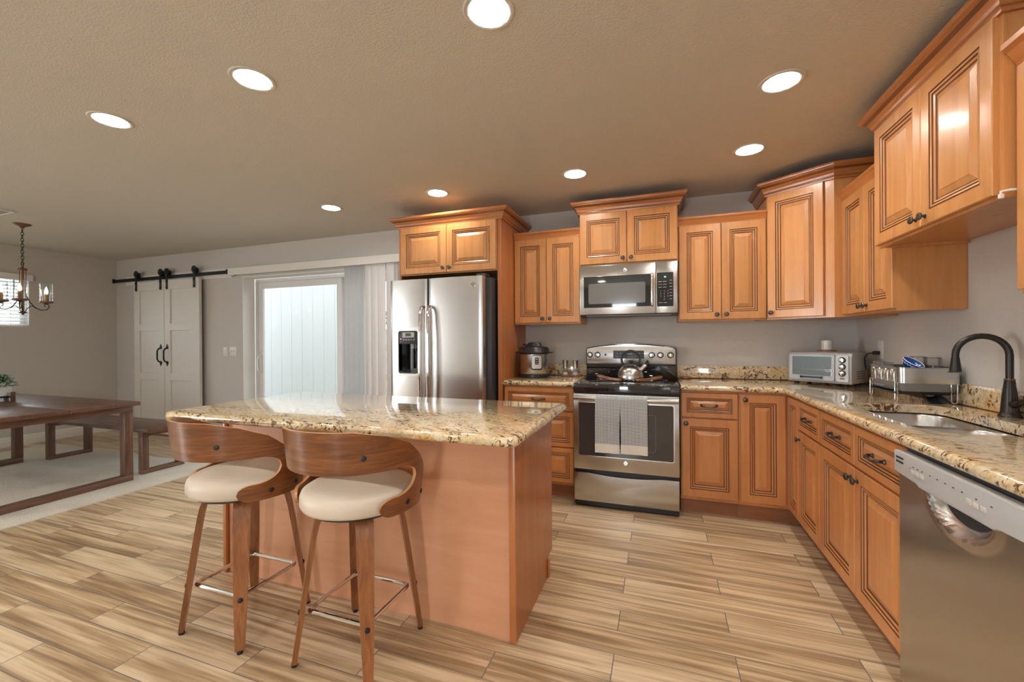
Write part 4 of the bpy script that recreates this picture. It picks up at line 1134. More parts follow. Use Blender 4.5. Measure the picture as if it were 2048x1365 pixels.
# ------------------------------------------------------------------ towels on the oven handle
def towel(x0, x1, zf, zb, label, seed):
    t = thing('dish_towel', label, 'towel', ((x0 + x1) / 2, -.744, .83), 0, 'checked towels on the oven door handle')
    w = (x1 - x0); rg = random.Random(seed)
    prof = [(-.0205, zf - .83)] + [(-.0205 - .001 * math.sin(k), (zf - .83) * (1 - k / 12)) for k in range(1, 12)]
    prof += [(-.0215, 0), (-.019, .012), (-.010, .0225), (0, .0245), (.010, .0225), (.0195, .012), (.0195, -.02)]
    prof += [(.020, -.02 + (zb - .83 + .02) * k / 6) for k in range(1, 7)]
    def sheet(lo, hi, name, mat, dy=0.0, wx=0.0):
        mb = MB(); nx = 14; rows = []
        P = prof[lo:hi]
        for th_ in (0, .0035):
            g = []
            for i, (y, z) in enumerate(P):
                row = []
                for k in range(nx + 1):
                    f = k / nx - .5; amp = .0022 * min(1, max(0, -z * 6))
                    yy = y + dy + (amp * math.sin(f * 17 + seed) - amp * .6 * math.sin(f * 7 - seed * 2)) * (1 if y < 0 else -.3)
                    s_ = 1 if y < 0 else -1
                    q = Vector((f * (w + wx) + .002 * math.sin(z * 9 + seed), yy, z))
                    if i < 12 or y < -.015: q.y -= th_
                    elif z > 0: q.z += th_
                    else: q.y += th_
                    row.append(mb.bm.verts.new(q))
                g.append(row)
            rows.append(g)
        A, B = rows; n = len(P)
        for i in range(n - 1):
            for k in range(nx):
                mb.face([A[i][k], A[i][k + 1], A[i + 1][k + 1], A[i + 1][k]]); mb.face([B[i][k], B[i + 1][k], B[i + 1][k + 1], B[i][k + 1]])
            mb.face([A[i][0], A[i + 1][0], B[i + 1][0], B[i][0]]); mb.face([A[i][nx], B[i][nx], B[i + 1][nx], A[i + 1][nx]])
        for i in (0, n - 1):
            for k in range(nx): mb.face([A[i][k], B[i][k], B[i][k + 1], A[i][k + 1]])
        return mb.build(name, mat, t, ang=60)
    sheet(2, len(prof), 'checked_cloth', 'towel')
    hem = sheet(0, 3, 'cream_hem', 'towel_hem')
    mb = MB()
    zc = .668 - .83
    mb.tube([(f * w, -.0262, zc + .001 * math.sin(f * 9)) for f in [-.49 + .98 * k / 10 for k in range(11)]], .0016, 6); mb.build('crease', 'towel', t)
    return t
towel(.176, .352, .440, .56, 'left of the two grey checked towels on the oven handle', 1)
towel(.356, .541, .443, .54, 'right of the two grey checked towels on the oven handle', 4)

# ------------------------------------------------------------------ kettle and wooden servers on the cooktop
t = thing('kettle', 'round stainless steel whistling kettle with black loop handle on the cooktop', 'kettle', (.400, -.310, RZ0 + .0008))
MB().lathe([(.094, 0), (.102, .004), (.105, .016), (.104, .040), (.096, .070), (.080, .098), (.055, .118), (.032, .127), (.031, .129), (.001, .134)], 40).build('body', 'steel', t, ang=50)
MB().lathe([(.006, .132), (.006, .140), (.014, .144), (.017, .152), (.014, .161), (.006, .165), (.001, .1655)], 20).build('lid_knob', 'black', t)
mb = MB(); a0, a1 = -38, 218
mb.tube([(.072 * math.cos(R(a0 + (a1 - a0) * k / 26)), 0, .170 + .072 * math.sin(R(a0 + (a1 - a0) * k / 26))) for k in range(27)], .0088, 12); mb.build('handle', 'black', t)
mb = MB(); mb.tube([(.070, 0, .075), (.098, 0, .105), (.122, 0, .128)], [.026, .021, .019], 16); mb.build('spout', 'steel', t)
mb = MB(); mb.tube([(.121, 0, .127), (.134, 0, .139), (.140, 0, .145)], [.021, .021, .012], 16); mb.tube([(.126, 0, .150), (.138, 0, .162)], [.010, .012], 10); mb.build('whistle_cap', 'black', t)

def server(name, label, loc, rz, tilt, fork):
    mb = MB()
    Lh = .21
    if fork: out = [(0, -.016), (.03, -.022), (.09, -.011), (.125, -.013), (.15, -.030), (.205, -.031), (.205, -.021), (.165, -.019), (.165, -.010), (.212, -.011), (.212, -.001), (.165, .001), (.165, .010), (.210, .011), (.210, .021), (.165, .019), (.168, .028), (.205, .030), (.20, .038), (.15, .034), (.125, .013), (.09, .011), (.03, .022), (0, .016)]
    else: out = [(0, -.016), (.03, -.022), (.09, -.011), (.125, -.013), (.15, -.028), (.18, -.034), (.205, -.026), (.220, 0), (.205, .026), (.18, .034), (.15, .028), (.125, .013), (.09, .011), (.03, .022), (0, .016)]
    mb.prism(out, 0, .015, 'xy', bev=.003)
    for v in mb.bm.verts: v.co.z += .022 * (v.co.x / .21 - .35) ** 2
    o = mb.build(name, 'acacia', None, ang=40, loc=loc); o.rotation_euler = (0, -tilt, rz)
    return tag(o, label, 'utensil', 'wooden servers on the cooktop')
server('wooden_spoon', 'wooden spoon lying on the cooktop left of the kettle', (.336, -.435, RZ0 + .003), R(158), R(5), False)
server('wooden_fork', 'wooden fork with tines lying on the cooktop right of the kettle', (.448, -.435, RZ0 + .003), R(24), R(5), True)

# ------------------------------------------------------------------ pressure cooker
t = thing('pressure_cooker', 'round electric pressure cooker with black lid left of the mills', 'pressure cooker', (-.425, -.29, CT))
t.scale = (.86, .86, .985)
MB().lathe([(.148, .0), (.152, .006), (.152, .030), (.146, .034)], 40).build('base', 'black', t)
MB().lathe([(.145, .034), (.147, .038), (.147, .205), (.145, .208)], 48).build('body', 'steel', t)
mb = MB(); mb.lathe([(.145, .208), (.160, .212), (.166, .222), (.162, .232), (.158, .236), (.150, .258), (.140, .268), (.08, .276), (.001, .277)], 44)
for s in (-1, 1): mb.box(s * .172 - .022, s * .172 + .022, -.03, .03, .214, .226, bev=.004)
ld = mb.build('lid', 'black', t)
mb = MB(); mb.rings([[(x_ * a, y_ * b, z) for x_, y_ in [(math.cos(2 * PI * k / 20), math.sin(2 * PI * k / 20)) for k in range(20)]] for a, b, z in ((.085, .045, .272), (.078, .040, .285), (.070, .036, .300), (.055, .030, .310), (.02, .012, .313))]); mb.build('lid_handle', 'black', ld)
mb = MB(); mb.lathe([(.014, .27), (.014, .292), (.010, .298)], 14, (-.095, .02, 0)); mb.tube([(-.095, .02, .288), (-.128, .02, .292)], .007, 8); mb.build('steam_valve', 'black', ld)
def curved_plate(az, half, z0, z1, r0, r1):
    mb = MB(); n = 10; rs = []
    for i in range(n + 1):
        a = az + half * (2 * i / n - 1); c, s_ = math.cos(a), math.sin(a)
        e = .012 if i in (0, n) else 0
        rs.append([(r0 * c, r0 * s_, z0 + e), (r1 * c, r1 * s_, z0 + e), (r1 * c, r1 * s_, z1 - e), (r0 * c, r0 * s_, z1 - e)])
    return mb.rings(rs)
AZ = R(-64)
curved_plate(AZ, .36, .070, .202, .1475, .152).build('panel_surround', 'black', t)
pl = curved_plate(AZ, .32, .082, .196, .1522, .1545).build('control_panel', 'label', t)
curved_plate(AZ, .125, .118, .178, .1547, .1553).build('display', 'black', pl)
mb = MB()
for i in range(4):
    for s_ in (-1, 1):
        a = AZ + s_ * .235; c, q = math.cos(a), math.sin(a); e = Vector((-q, c, 0)) * .010; p0 = Vector((c * .1548, q * .1548, .105 + i * .022))
        mb.hexa([p0 - e, p0 + e, p0 + e * 1 + Vector((c, q, 0)) * .0008, p0 - e + Vector((c, q, 0)) * .0008] + [v + Vector((0, 0, .003)) for v in (p0 - e, p0 + e, p0 + e + Vector((c, q, 0)) * .0008, p0 - e + Vector((c, q, 0)) * .0008)])
mb.build('button_marks', 'grey', pl)
mb = MB()
for k in range(3):
    a = AZ; c, q = math.cos(a), math.sin(a); zz = .128 + k * .017; e = Vector((-q, c, 0)) * .013; p0 = Vector((c * .1552, q * .1552, zz)); n_ = Vector((c, q, 0)) * .0012
    mb.hexa([p0 - e, p0 + e, p0 + e + n_, p0 - e + n_] + [v + Vector((0, 0, .006 if k == 2 else .003)) for v in (p0 - e, p0 + e, p0 + e + n_, p0 - e + n_)])
mb.build('display_digits', 'mark', pl)

# ------------------------------------------------------------------ mills on wooden coasters
def coaster(x, y, label, group=None):
    o = MB().lathe([(.040, 0), (.043, .003), (.043, .010), (.040, .012), (.034, .0118), (.033, .0095), (.001, .0095)], 30).build('wooden_coaster', 'acacia', None, loc=(x, y, CT + .0004))
    return tag(o, label, 'coaster', group)
coaster(-.176, -.145, 'wooden coaster under the left spice mill', 'wooden coasters'); coaster(-.086, -.145, 'wooden coaster under the right spice mill', 'wooden coasters')
coaster(.826, -.085, 'empty wooden coaster on the countertop right of the range', 'wooden coasters')
def mill(x, y, label, first=[None]):
    if first[0] is not None: return dup(first[0], (x, y, CT + .0106), None, label)
    t = first[0] = thing('spice_mill', label, 'mill', (x, y, CT + .0106), 0, 'glass spice mills')
    MB().lathe([(.030, 0), (.032, .004), (.030, .014), (.022, .048), (.0195, .060), (.0195, .066)], 26).build('glass_body', 'glass', t)
    MB().lathe([(.0285, .004), (.027, .014), (.024, .026), (.001, .027)], 20).build('contents', 'salt', t)
    MB().lathe([(.0205, .062), (.0205, .070), (.0225, .098), (.0265, .126), (.0275, .130), (.026, .134), (.001, .135)], 28).build('steel_top', 'satin', t)
mill(-.176, -.145, 'left glass spice mill with flared steel top'); mill(-.086, -.145, 'right glass spice mill with flared steel top')

# ------------------------------------------------------------------ toaster oven in the corner
t = thing('toaster_oven', 'silver grey toaster oven with three knobs set across the corner', 'toaster oven', (1.670, -.390, CT), R(-38.7))
W2, TD, TZ0, TZ1 = .193, .262, .018, .232
prof = [(0, TZ0), (TD, TZ0), (TD, TZ1 - .05), (TD - .016, TZ1 - .016), (TD - .05, TZ1), (.030, TZ1), (.010, TZ1 - .008), (-.004, TZ1 - .030), (-.008, TZ0 + .04)]
MB().prism(prof, -W2, W2, 'yz', bev=.007).build('shell', 'grey_metal', t, ang=30)
mb = MB()
for sx in (-.15, .15):
    for y in (.03, .22): mb.lathe([(.014, 0), (.016, .019)], 12, (sx, y, 0))
mb.build('feet', 'black', t)
# door: frame, glass, handle
mb = MB(); o_ = rrect(-.178, .098, .034, .212, .010); i_ = rrect(-.160, .082, .066, .198, .006)
def fy(z): return -.009 + .006 * max(0, (z - .06) / .15)
mb.rings([[(p[0], fy(p[1]) + .006, p[1]) for p in o_], [(p[0], fy(p[1]) - .008, p[1]) for p in o_], [(p[0], fy(p[1]) - .008, p[1]) for p in i_], [(p[0], fy(p[1]) + .004, p[1]) for p in i_]], caps=False)
d = mb.build('door', 'grey_metal', t)
mb = MB(); mb.rings([[(p[0], fy(p[1]) - .0035, p[1]) for p in i_], [(p[0], fy(p[1]) - .005, p[1]) for p in i_]]); mb.build('window', 'glass', d, smooth=False)
mb = MB(); mb.rings([[(p[0], fy(p[1]) - .0028, p[1]) for p in i_], [(p[0], fy(p[1]) - .002, p[1]) for p in i_]]); mb.build('cavity_shade_plate', 'cavity_shade', t, smooth=False)  # flat plate, the dimness of the oven interior put into its colour
mb = MB()
for k in range(9): mb.box(-.156 + k * .029, -.1545 + k * .029, -.0135, -.0122, .100, .108)
mb.box(-.158, .080, -.0142, -.0128, .108, .1105); mb.box(-.158, .080, -.0142, -.0128, .098, .1005); mb.build('rack', 'chrome', t, smooth=False)
mb = MB(); mb.box(-.105, .030, -.034, -.012, .050, .060, bev=.003); mb.box(-.105, -.098, -.030, -.014, .046, .062); mb.box(.023, .030, -.030, -.014, .046, .062); mb.build('handle', 'black', d)
kp = MB().prism(rrect(.108, .178, .034, .212, .010), -.015, -.002, 'xz').build('knob_panel', 'knob_plate', t)
for zz in (.178, .134, .090):
    mb = MB(); mb.lathe([(.021, 0), (.021, .003), (.018, .006)], 24, (.143, -.0145, zz), axis='y'); k_ = mb.build('knob', 'case', kp)
    mb = MB(); mb.lathe([(.0165, .004), (.0155, .016), (.013, .019), (.001, .0195)], 24, (.143, -.0145, zz), axis='y'); mb.box(.140, .146, -.038, -.030, zz - .014, zz + .014, bev=.0015); mb.build('knob_cap', 'chrome', k_)
MB().box(.131, .155, -.0165, -.0145, .050, .060).build('indicator_lamp', 'red_mark', kp, smooth=False)
mb = MB()
for r_ in range(4):
    for k in range(4): mb.box(W2 - .0005, W2 + .0010, .075 + k * .034, .100 + k * .034, .050 + r_ * .015, .0555 + r_ * .015)
mb.build('side_vents', 'dark', t, smooth=False)
# candle on the toaster oven
def on_toaster(lx, ly):
    c, s_ = math.cos(R(-38.7)), math.sin(R(-38.7)); return (1.670 + lx * c - ly * s_, -.390 + lx * s_ + ly * c)
cx, cy = on_toaster(-.01, .155)
o = MB().lathe([(.056, 0), (.058, .002), (.058, .008), (.056, .010), (.001, .010)], 30).build('wooden_coaster', 'acacia', None, loc=(cx, cy, CT + TZ1 + .0004)); tag(o, 'wooden coaster on top of the toaster oven', 'coaster', 'wooden coasters')
t = thing('candle_jar', 'small white candle jar on a wooden coaster above the toaster oven', 'candle', (cx, cy, CT + TZ1 + .0108))
MB().lathe([(.031, 0), (.034, .003), (.035, .066), (.033, .068), (.031, .066), (.031, .056), (.001, .056)], 30).build('jar', 'wax', t)
MB().lathe([(.0352, .028), (.0353, .029), (.0353, .034), (.0352, .035)], 30, caps=False).build('label_band', 'label', t)

# ------------------------------------------------------------------ outlet, plug and cord
t = thing('wall_outlet', 'white outlet plate on the right wall behind the dish rack', 'outlet', (XR, -.375, 1.185))
MB().box(-.007, -.001, -.040, .040, -.062, .062, bev=.002).build('cover_plate', 'plate', t)
mb = MB()
for z in (-.022, .022): mb.prism(round_poly([(-.017, z - .014), (.017, z - .014), (.017, z + .014), (-.017, z + .014)], .007), -.009, -.0065, 'yz')
mb.build('socket', 'white', t)
c0 = on_toaster(.15, TD + .002)
mb = MB(); mb.box(XR - .045, XR - .0095, -.390, -.362, 1.150, 1.176, bev=.005)
mb.tube([(XR - .043, -.376, 1.163), (XR - .075, -.378, 1.160), (XR - .09, -.372, 1.130), (XR - .075, -.345, 1.06), (XR - .052, -.30, 1.02), (c0[0] + .012, c0[1] + .012, 1.0)], .0038, 8)
o = mb.build('power_cord', 'black', None); tag(o, 'black power cord and plug running from the outlet to the toaster oven', 'cord')

# ------------------------------------------------------------------ dish rack
RXC, RYC = 1.880, -1.072
t = thing('dish_rack', 'stainless steel dish rack on wire legs between sink and toaster oven', 'dish rack', (RXC, RYC, CT))
hx, hy = .122, .163
band = rrect(-hx, hx, -hy, hy, .028, 7)
mb = MB()
inn = offset_poly(band, .0018); flange = offset_poly(band, -.004)
mb.rings([[(p[0], p[1], .098) for p in band], [(p[0], p[1], .172) for p in band], [(p[0], p[1], .174) for p in flange], [(p[0], p[1], .177) for p in flange], [(p[0], p[1], .177) for p in inn], [(p[0], p[1], .098) for p in inn]], closed=True)
bd = mb.build('steel_band', 'steel_h', t, ang=40)
text_mesh('maker_mark', 'simplehuman', .0085, 'dark', bd, Matrix.Translation((.085, -hy - .0006, .158)) @ FACE_Y)
tray = offset_poly(band, .003); low = offset_poly(band, .016)
MB().rings([[(p[0], p[1], .0975) for p in band], [(p[0], p[1], .088) for p in tray], [(p[0], p[1], .056) for p in low], [(p[0], p[1], .060) for p in offset_poly(band, .018)], [(p[0], p[1], .0975) for p in offset_poly(band, .006)]], closed=False, caps=False).rings([[(p[0], p[1], .056) for p in low], [(p[0], p[1], .060) for p in offset_poly(band, .0162)]]).build('plastic_tray', 'grey_dark', t, ang=40)
mb = MB(); tr_ = rrect(-hx - .012, hx - .01, -hy + .02, hy - .02, .03)
mb.rings([[(p[0], p[1], .040) for p in offset_poly(tr_, .01)], [(p[0], p[1], .050) for p in tr_], [(p[0], p[1], .053) for p in tr_], [(p[0], p[1], .046) for p in offset_poly(tr_, .012)]]); mb.build('drip_tray', 'case', t)
mb = MB(); n = 9; rs = []
for i in range(n):
    f = i / (n - 1); y = -hy + .055 - f * .07; z = .040 - f * .028; w_ = .036 + .006 * f
    rs.append([(.02 + w_ * math.cos(PI + PI * k / 8), y, z + .010 + .026 * math.sin(PI + PI * k / 8)) for k in range(9)] + [(.02 + (w_ - .003) * math.cos(2 * PI - PI * k / 8), y, z + .011 + .023 * math.sin(2 * PI - PI * k / 8)) for k in range(9)])
for r_ in rs:
    for k, p in enumerate(r_): r_[k] = (p[0], p[1], max(p[2], .0015))
mb.rings(rs); mb.build('drain_spout', 'black', t, ang=50)
for lx, ly, ax in ((-hx + .004, -hy + .03, 'y'), (-hx + .004, hy - .03, 'y'), (hx - .03, -hy + .004, 'x'), (hx - .01, hy - .03, 'y')):
    mb = MB(); w_ = .012; dv = Vector((1, 0, 0)) if ax == 'x' else Vector((0, 1, 0)); b_ = Vector((lx, ly, 0)) + (Vector((-.005, 0, 0)) if ax == 'y' and lx < 0 else Vector((0, 0, 0)))
    pts = [b_ - dv * w_ + Vector((0, 0, .10))] + [b_ + dv * (-w_ * math.cos(R(a))) + Vector((0, 0, .0155 - w_ * math.sin(R(a)))) for a in (0, 45, 90, 135, 180)] + [b_ + dv * w_ + Vector((0, 0, .10))]
    mb.tube(pts, .0032, 8); mb.build('leg', 'chrome', t)
for k in range(4):
    yy = -hy + .055 + k * .066; mb = MB(); x_ = -hx - .0035
    pts = [(x_, yy - .013, .102), (x_ - .004, yy - .013, .14)] + [(x_ - .005, yy - .013 * math.cos(R(a)), .152 + .013 * math.sin(R(a))) for a in (20, 55, 90, 125, 160)] + [(x_ - .004, yy + .013, .14), (x_, yy + .013, .102)]
    mb.tube(pts, .0022, 8); mb.build('cup_hook', 'chrome', t)
mb = MB(); mb.box(-hx + .008, -hx + .05, hy - .15, hy - .02, .066, .068)
for a, b, c, d_ in ((-hx + .008, -hx + .010, hy - .15, hy - .02), (-hx + .048, -hx + .05, hy - .15, hy - .02), (-hx + .010, -hx + .048, hy - .15, hy - .148), (-hx + .010, -hx + .048, hy - .022, hy - .02)):
    mb.box(a, b, c, d_, .068, .178)
    for zz in (.182, .190): mb.box(a, b, c, d_, zz, zz + .005)
for yy in (hy - .15, hy - .11, hy - .07, hy - .03): mb.box(-hx + .008, -hx + .010, yy, yy + .006, .178, .195); mb.box(-hx + .048, -hx + .05, yy, yy + .006, .178, .195)
mb.build('utensil_caddy', 'grey_dark', t, smooth=False)
mb = MB()
for k in range(9): mb.tube([(-hx + .058 + k * .020, -hy + .006, .0975), (-hx + .058 + k * .020, hy - .006, .0975)], .0016, 6)
for y in (-hy + .006, 0, hy - .006): mb.tube([(-hx + .055, y, .0945), (hx - .004, y, .0945)], .0018, 6)
mb.build('wire_shelf', 'chrome', t)
# blue bowl and glasses in the rack
mb = MB(); mb.lathe([(.022, 0), (.024, .004), (.040, .016), (.056, .040), (.060, .052)], 36, caps=False, mi=0); mb.lathe([(.0595, .051), (.0615, .053), (.0595, .0555), (.057, .053)], 36, caps=False, mi=1); mb.lathe([(.057, .052), (.052, .040), (.036, .020), (.001, .009)], 36, mi=0, caps=False)
mb.lathe([(.022, 0), (.001, .001)], 36, caps=False)
o = mb.build('bowl', ['blue', 'cer'], None, loc=(1.824, -1.165, 1.108)); o.scale = (.76,) * 3; o.rotation_euler = (R(26), R(24), 0); tag(o, 'small blue glazed bowl with white rim tilted in the dish rack', 'bowl')
mb = MB()
for k in range(5):
    a = k * 1.25 + .3; c, s_ = math.cos(a), math.sin(a); mb.tube([(.018 * c, .018 * s_, .0165), (.030 * c - .005 * s_, .030 * s_ + .005 * c, .0205), (.042 * c, .042 * s_, .030)], .0013, 5)
mb.tube([(.056 * math.cos(k * PI / 30), .056 * math.sin(k * PI / 30), .0375 + .004 * math.sin(k * 1.9)) for k in range(60)], .0012, 5, closed=True)
q = mb.build('white_pattern', 'cer', o)
def tumbler(x, y, label, first=[None]):
    if first[0] is not None: return dup(first[0], (x, y, CT + .1005), None, label)
    t = first[0] = thing('drinking_glass', label, 'glass', (x, y, CT + .1005), 0, 'upturned glasses in the dish rack')
    MB().lathe([(.038, 0), (.0395, .004), (.038, .05), (.036, .118), (.034, .124), (.030, .1245), (.028, .121), (.001, .119)], 28).build('cup', 'glass', t)
    MB().lathe([(.036, .117), (.0345, .1235), (.030, .124), (.001, .121), (.001, .113), (.030, .113)], 28, caps=False).build('thick_base', 'glass', t)
tumbler(1.935, -1.010, 'upturned glass at the back of the dish rack, behind the blue bowl'); tumbler(1.935, -1.135, 'upturned glass at the front of the dish rack, right of the blue bowl')

# ------------------------------------------------------------------ dishwasher
t = thing('dishwasher', 'stainless steel dishwasher with grey control strip at the right edge', 'dishwasher', (1.392, -2.077, 0), RZ)
MB().box(.004, .598, .022, .60, .10, CTU - .006).build('tub', 'case', t, smooth=False)
MB().box(.004, .598, .075, .090, 0, .10).build('toe_panel', 'black', t, smooth=False)
# front skin with a pressed pocket handle below the strip
mb = MB(); nx, nz = 44, 60; V = {}; zb, ztp = .108, .812
for i in range(nx + 1):
    for j in range(nz + 1):
        x = .005 + .592 * i / nx; z = zb + (ztp - zb) * j / nz
        u = (x - .30) / .135; v = (ztp - z) / .085
        dep = 0.036 * max(0, 1 - (u * u + v * v)) ** .55 if v >= 0 else 0
        dep -= .006 * math.exp(-((math.sqrt(u * u + v * v) - 1.08) / .10) ** 2)
        V[i, j] = mb.bm.verts.new((x, dep, z))
for i in range(nx):
    for j in range(nz): mb.face([V[i, j], V[i + 1, j], V[i + 1, j + 1], V[i, j + 1]])
B = [mb.bm.verts.new(p) for p in ((.005, .021, zb), (.597, .021, zb), (.597, .021, ztp), (.005, .021, ztp))]
mb.face([V[i, 0] for i in range(nx, -1, -1)] + [B[0], B[1]]); mb.face([V[0, j] for j in range(nz + 1)] + [B[3], B[0]]); mb.face([V[nx, j] for j in range(nz, -1, -1)] + [B[1], B[2]])
mb.build('door_skin', 'steel', t, ang=60)
mb = MB(); mb.prism([(.003, .812), (.13, .812), (.145, .800), (.455, .800), (.470, .812), (.599, .812), (.599, .884), (.003, .884)], -.014, .020, 'xz', bev=.003); cs = mb.build('control_strip', 'grey', t)
mb = MB()
for r_ in range(2):
    for k in range(6): mb.box(.018 + k * .0075, .0235 + k * .0075, -.0150, -.0142, .862 - r_ * .014, .868 - r_ * .014)
mb.build('vent_slots', 'dark', cs, smooth=False)
for x in (.118, .142, .166, .372, .398, .424):
    MB().box(x - .009, x + .009, -.0160, -.0138, .832, .846, bev=.0008).build('button', 'grey_button', cs)
mb = MB()
for x in (.118, .142, .166, .205, .240, .275, .310, .345, .398, .450): mb.box(x - .003, x + .003, -.0146, -.0139, .853, .856)
for x in (.100, .100): mb.box(x - .004, x + .003, -.0146, -.0139, .846, .8475)
mb.build('indicator_marks', 'dark', cs, smooth=False)

# ================================================================== BAR STOOLS
def make_stool(label):
    t = thing('bar_stool', label, 'bar stool', (-.548, -2.435, 0), 0, 'walnut bar stools at the island')
    MB().lathe([(.001, .606), (.200, .606), (.218, .612), (.226, .626), (.226, .655), (.220, .672), (.204, .682), (.12, .689), (.001, .691)], 56).build('seat', 'leather', t, ang=60)
    MB().lathe([(.001, .596), (.195, .596), (.200, .600), (.200, .6055), (.001, .6055)], 40).build('seat_base', 'black', t)
    # bentwood back: band round the rear that runs down into two arms
    def sm(a, b, x): f = min(1, max(0, (x - a) / (b - a))); return f * f * (3 - 2 * f)
    mb = MB(); step = 1.5; PM = 126
    TAIL0, GAP1 = 55.0, 93.0
    def rad(z): return .2315 + .115 * (z - .6)
    ZT = [(0, .945), (35, .943), (58, .920), (80, .876), (98, .808), (115, .735), (127, .668)]
    def ztop(p):
        for (a_, za), (b_, zb_) in zip(ZT, ZT[1:]):
            if p <= b_:
                return za + (zb_ - za) * (p - a_) / (b_ - a_)
        return ZT[-1][1]
    def zband(p): return .788
    def tail(p):
        e = min(1, max(0, (p - TAIL0) / 13)); h = math.sqrt(max(0, 1 - (1 - e) ** 2)); zc = .640
        hi = zc + .035 * h; lo = zc - .036 * h
        return lo, hi
    cols = []
    ph = -PM
    def cell(p, side):
        pass
    def P(p, sgn, z, off):
        a = R(-90 + sgn * p); r = rad(z) + off; return (r * math.cos(a), r * math.sin(a), z)
    TH = .013
    def strip(ps, flo, fhi, nz):
        """ps: signed angles; flo/fhi: lower and upper edge as functions of |angle|"""
        G = []
        for p in ps:
            lo, hi = flo(abs(p)), fhi(abs(p)); G.append([(abs(p), 1 if p >= 0 else -1, lo + (hi - lo) * k / nz) for k in range(nz + 1)])
        A = [[mb.bm.verts.new(P(*c, 0)) for c in g] for g in G]; B = [[mb.bm.verts.new(P(*c, TH)) for c in g] for g in G]
        return A, B
    def skin(A, B, e0, e1, elo=True, ehi=True):
        n, m = len(A), len(A[0])
        for i in range(n - 1):
            for k in range(m - 1):
                mb.face([A[i][k], A[i][k + 1], A[i + 1][k + 1], A[i + 1][k]], 0); mb.face([B[i][k], B[i + 1][k], B[i + 1][k + 1], B[i][k + 1]], 0)
            if elo: mb.face([A[i][0], A[i + 1][0], B[i + 1][0], B[i][0]], 1)
            if ehi: mb.face([A[i][-1], B[i][-1], B[i + 1][-1], A[i + 1][-1]], 1)
        for i, e in ((0, e0), (n - 1, e1)):
            if e:
                for k in range(m - 1): mb.face([A[i][k], B[i][k], B[i][k + 1], A[i][k + 1]], 1)
    zm = .735
    def gap_hi(p):   # underside of the band, rounding down to the join
        f = min(1, max(0, (p - (GAP1 - 20)) / 20)); return zband(p) - (zband(p) - zm) * (1 - math.sqrt(max(0, 1 - f * f)))
    def gap_lo(p):
        lo, hi = tail(p); f = sm(TAIL0 + 14, GAP1, p); g = min(1, max(0, (p - (GAP1 - 24)) / 24)); return hi + (zm - hi) * (1 - math.sqrt(max(0, 1 - g * g))) 
    def arr(a, b, st=step):
        n = max(1, int(round((b - a) / st))); return [a + (b - a) * k / n for k in range(n + 1)]
    A, B = strip(arr(-GAP1, GAP1), gap_hi, ztop, 5); skin(A, B, False, False)
    for s_ in (-1, 1):
        def low(p):
            e = min(1, max(0, (PM - p) / 10)); return .604 + .022 * (1 - math.sqrt(max(0, 1 - (1 - e) ** 2))) if p > GAP1 else tail(p)[0]
        A, B = strip([s_ * q for q in arr(TAIL0 + .01, GAP1)], lambda p: tail(p)[0], gap_lo, 3); skin(A, B, True, False)
        A, B = strip([s_ * q for q in arr(GAP1, PM)], low, lambda p: zm + (ztop(p) - zm) * 0 if False else min(zm, ztop(p)), 3); skin(A, B, False, True, True, False)
        A, B = strip([s_ * q for q in arr(GAP1, PM)], lambda p: min(zm, ztop(p)), lambda p: max(ztop(p), min(zm, ztop(p)) + 1e-6), 5); skin(A, B, False, False, False, True)
    mb.build('back_shell', ['walnut', 'ply_edge'], t, ang=40)
    for p, z in ((42, .848), (-42, .848), (84, .640), (-84, .640), (112, .640), (-112, .640)):
        mb = MB(); a = R(-90 + p); r = rad(z) + TH - .001; n_ = Vector((math.cos(a), math.sin(a), 0)); q = n_ * r + Vector((0, 0, z))
        mb.tube([q, q + n_ * .004, q + n_ * .0065], [.0105, .0100, .005], 14)
        mb.build('bolt_cap', 'black', t)
    for az in (-45, 45, 135, -135):
        a = R(az); n_ = Vector((math.cos(a), math.sin(a), 0)); sd = Vector((-n_.y, n_.x, 0))
        prof = [(.045, .588), (.110, .588), (.138, .583), (.153, .570), (.163, .545), (.173, .50), (.192, .38), (.218, .20), (.246, .014)]
        wd = [.052, .058, .062, .064, .064, .063, .058, .048, .034]
        mb = MB(); mb.strap([n_ * r + Vector((0, 0, z)) for r, z in prof], wd, .019, sd)
        lg = mb.build('leg', 'walnut_leg', t, ang=50)
        mb = MB(); mb.lathe([(.011, 0), (.012, .004), (.011, .0145)], 12, tuple(n_ * .246)); mb.build('foot_pad', 'black', lg)
        q = n_ * .2255 + Vector((0, 0, .205)); mb = MB(); mb.tube([q, q + n_ * .006, q + n_ * .008], [.0095, .009, .004], 12); mb.build('bolt_cap', 'black', lg)
    mb = MB(); rp = round_poly([(-.140, -.140), (.140, -.140), (.140, .140), (-.140, .140)], .022, 6)
    mb.tube([(p[0], p[1], .205) for p in rp], .0088, 10, closed=True); mb.build('footrest', 'chrome', t)
    return t
st = make_stool('walnut bar stool with cream seat, nearer the right end of the island')
s2 = dup(st, (-1.160, -2.456, 0), None, 'walnut bar stool with cream seat, at the left end of the island')
for c in s2.children:                       # its seat is swivelled a little
    if c.name.split('.')[0] in ('back_shell', 'bolt_cap', 'seat'): c.rotation_euler = (0, 0, R(-12))

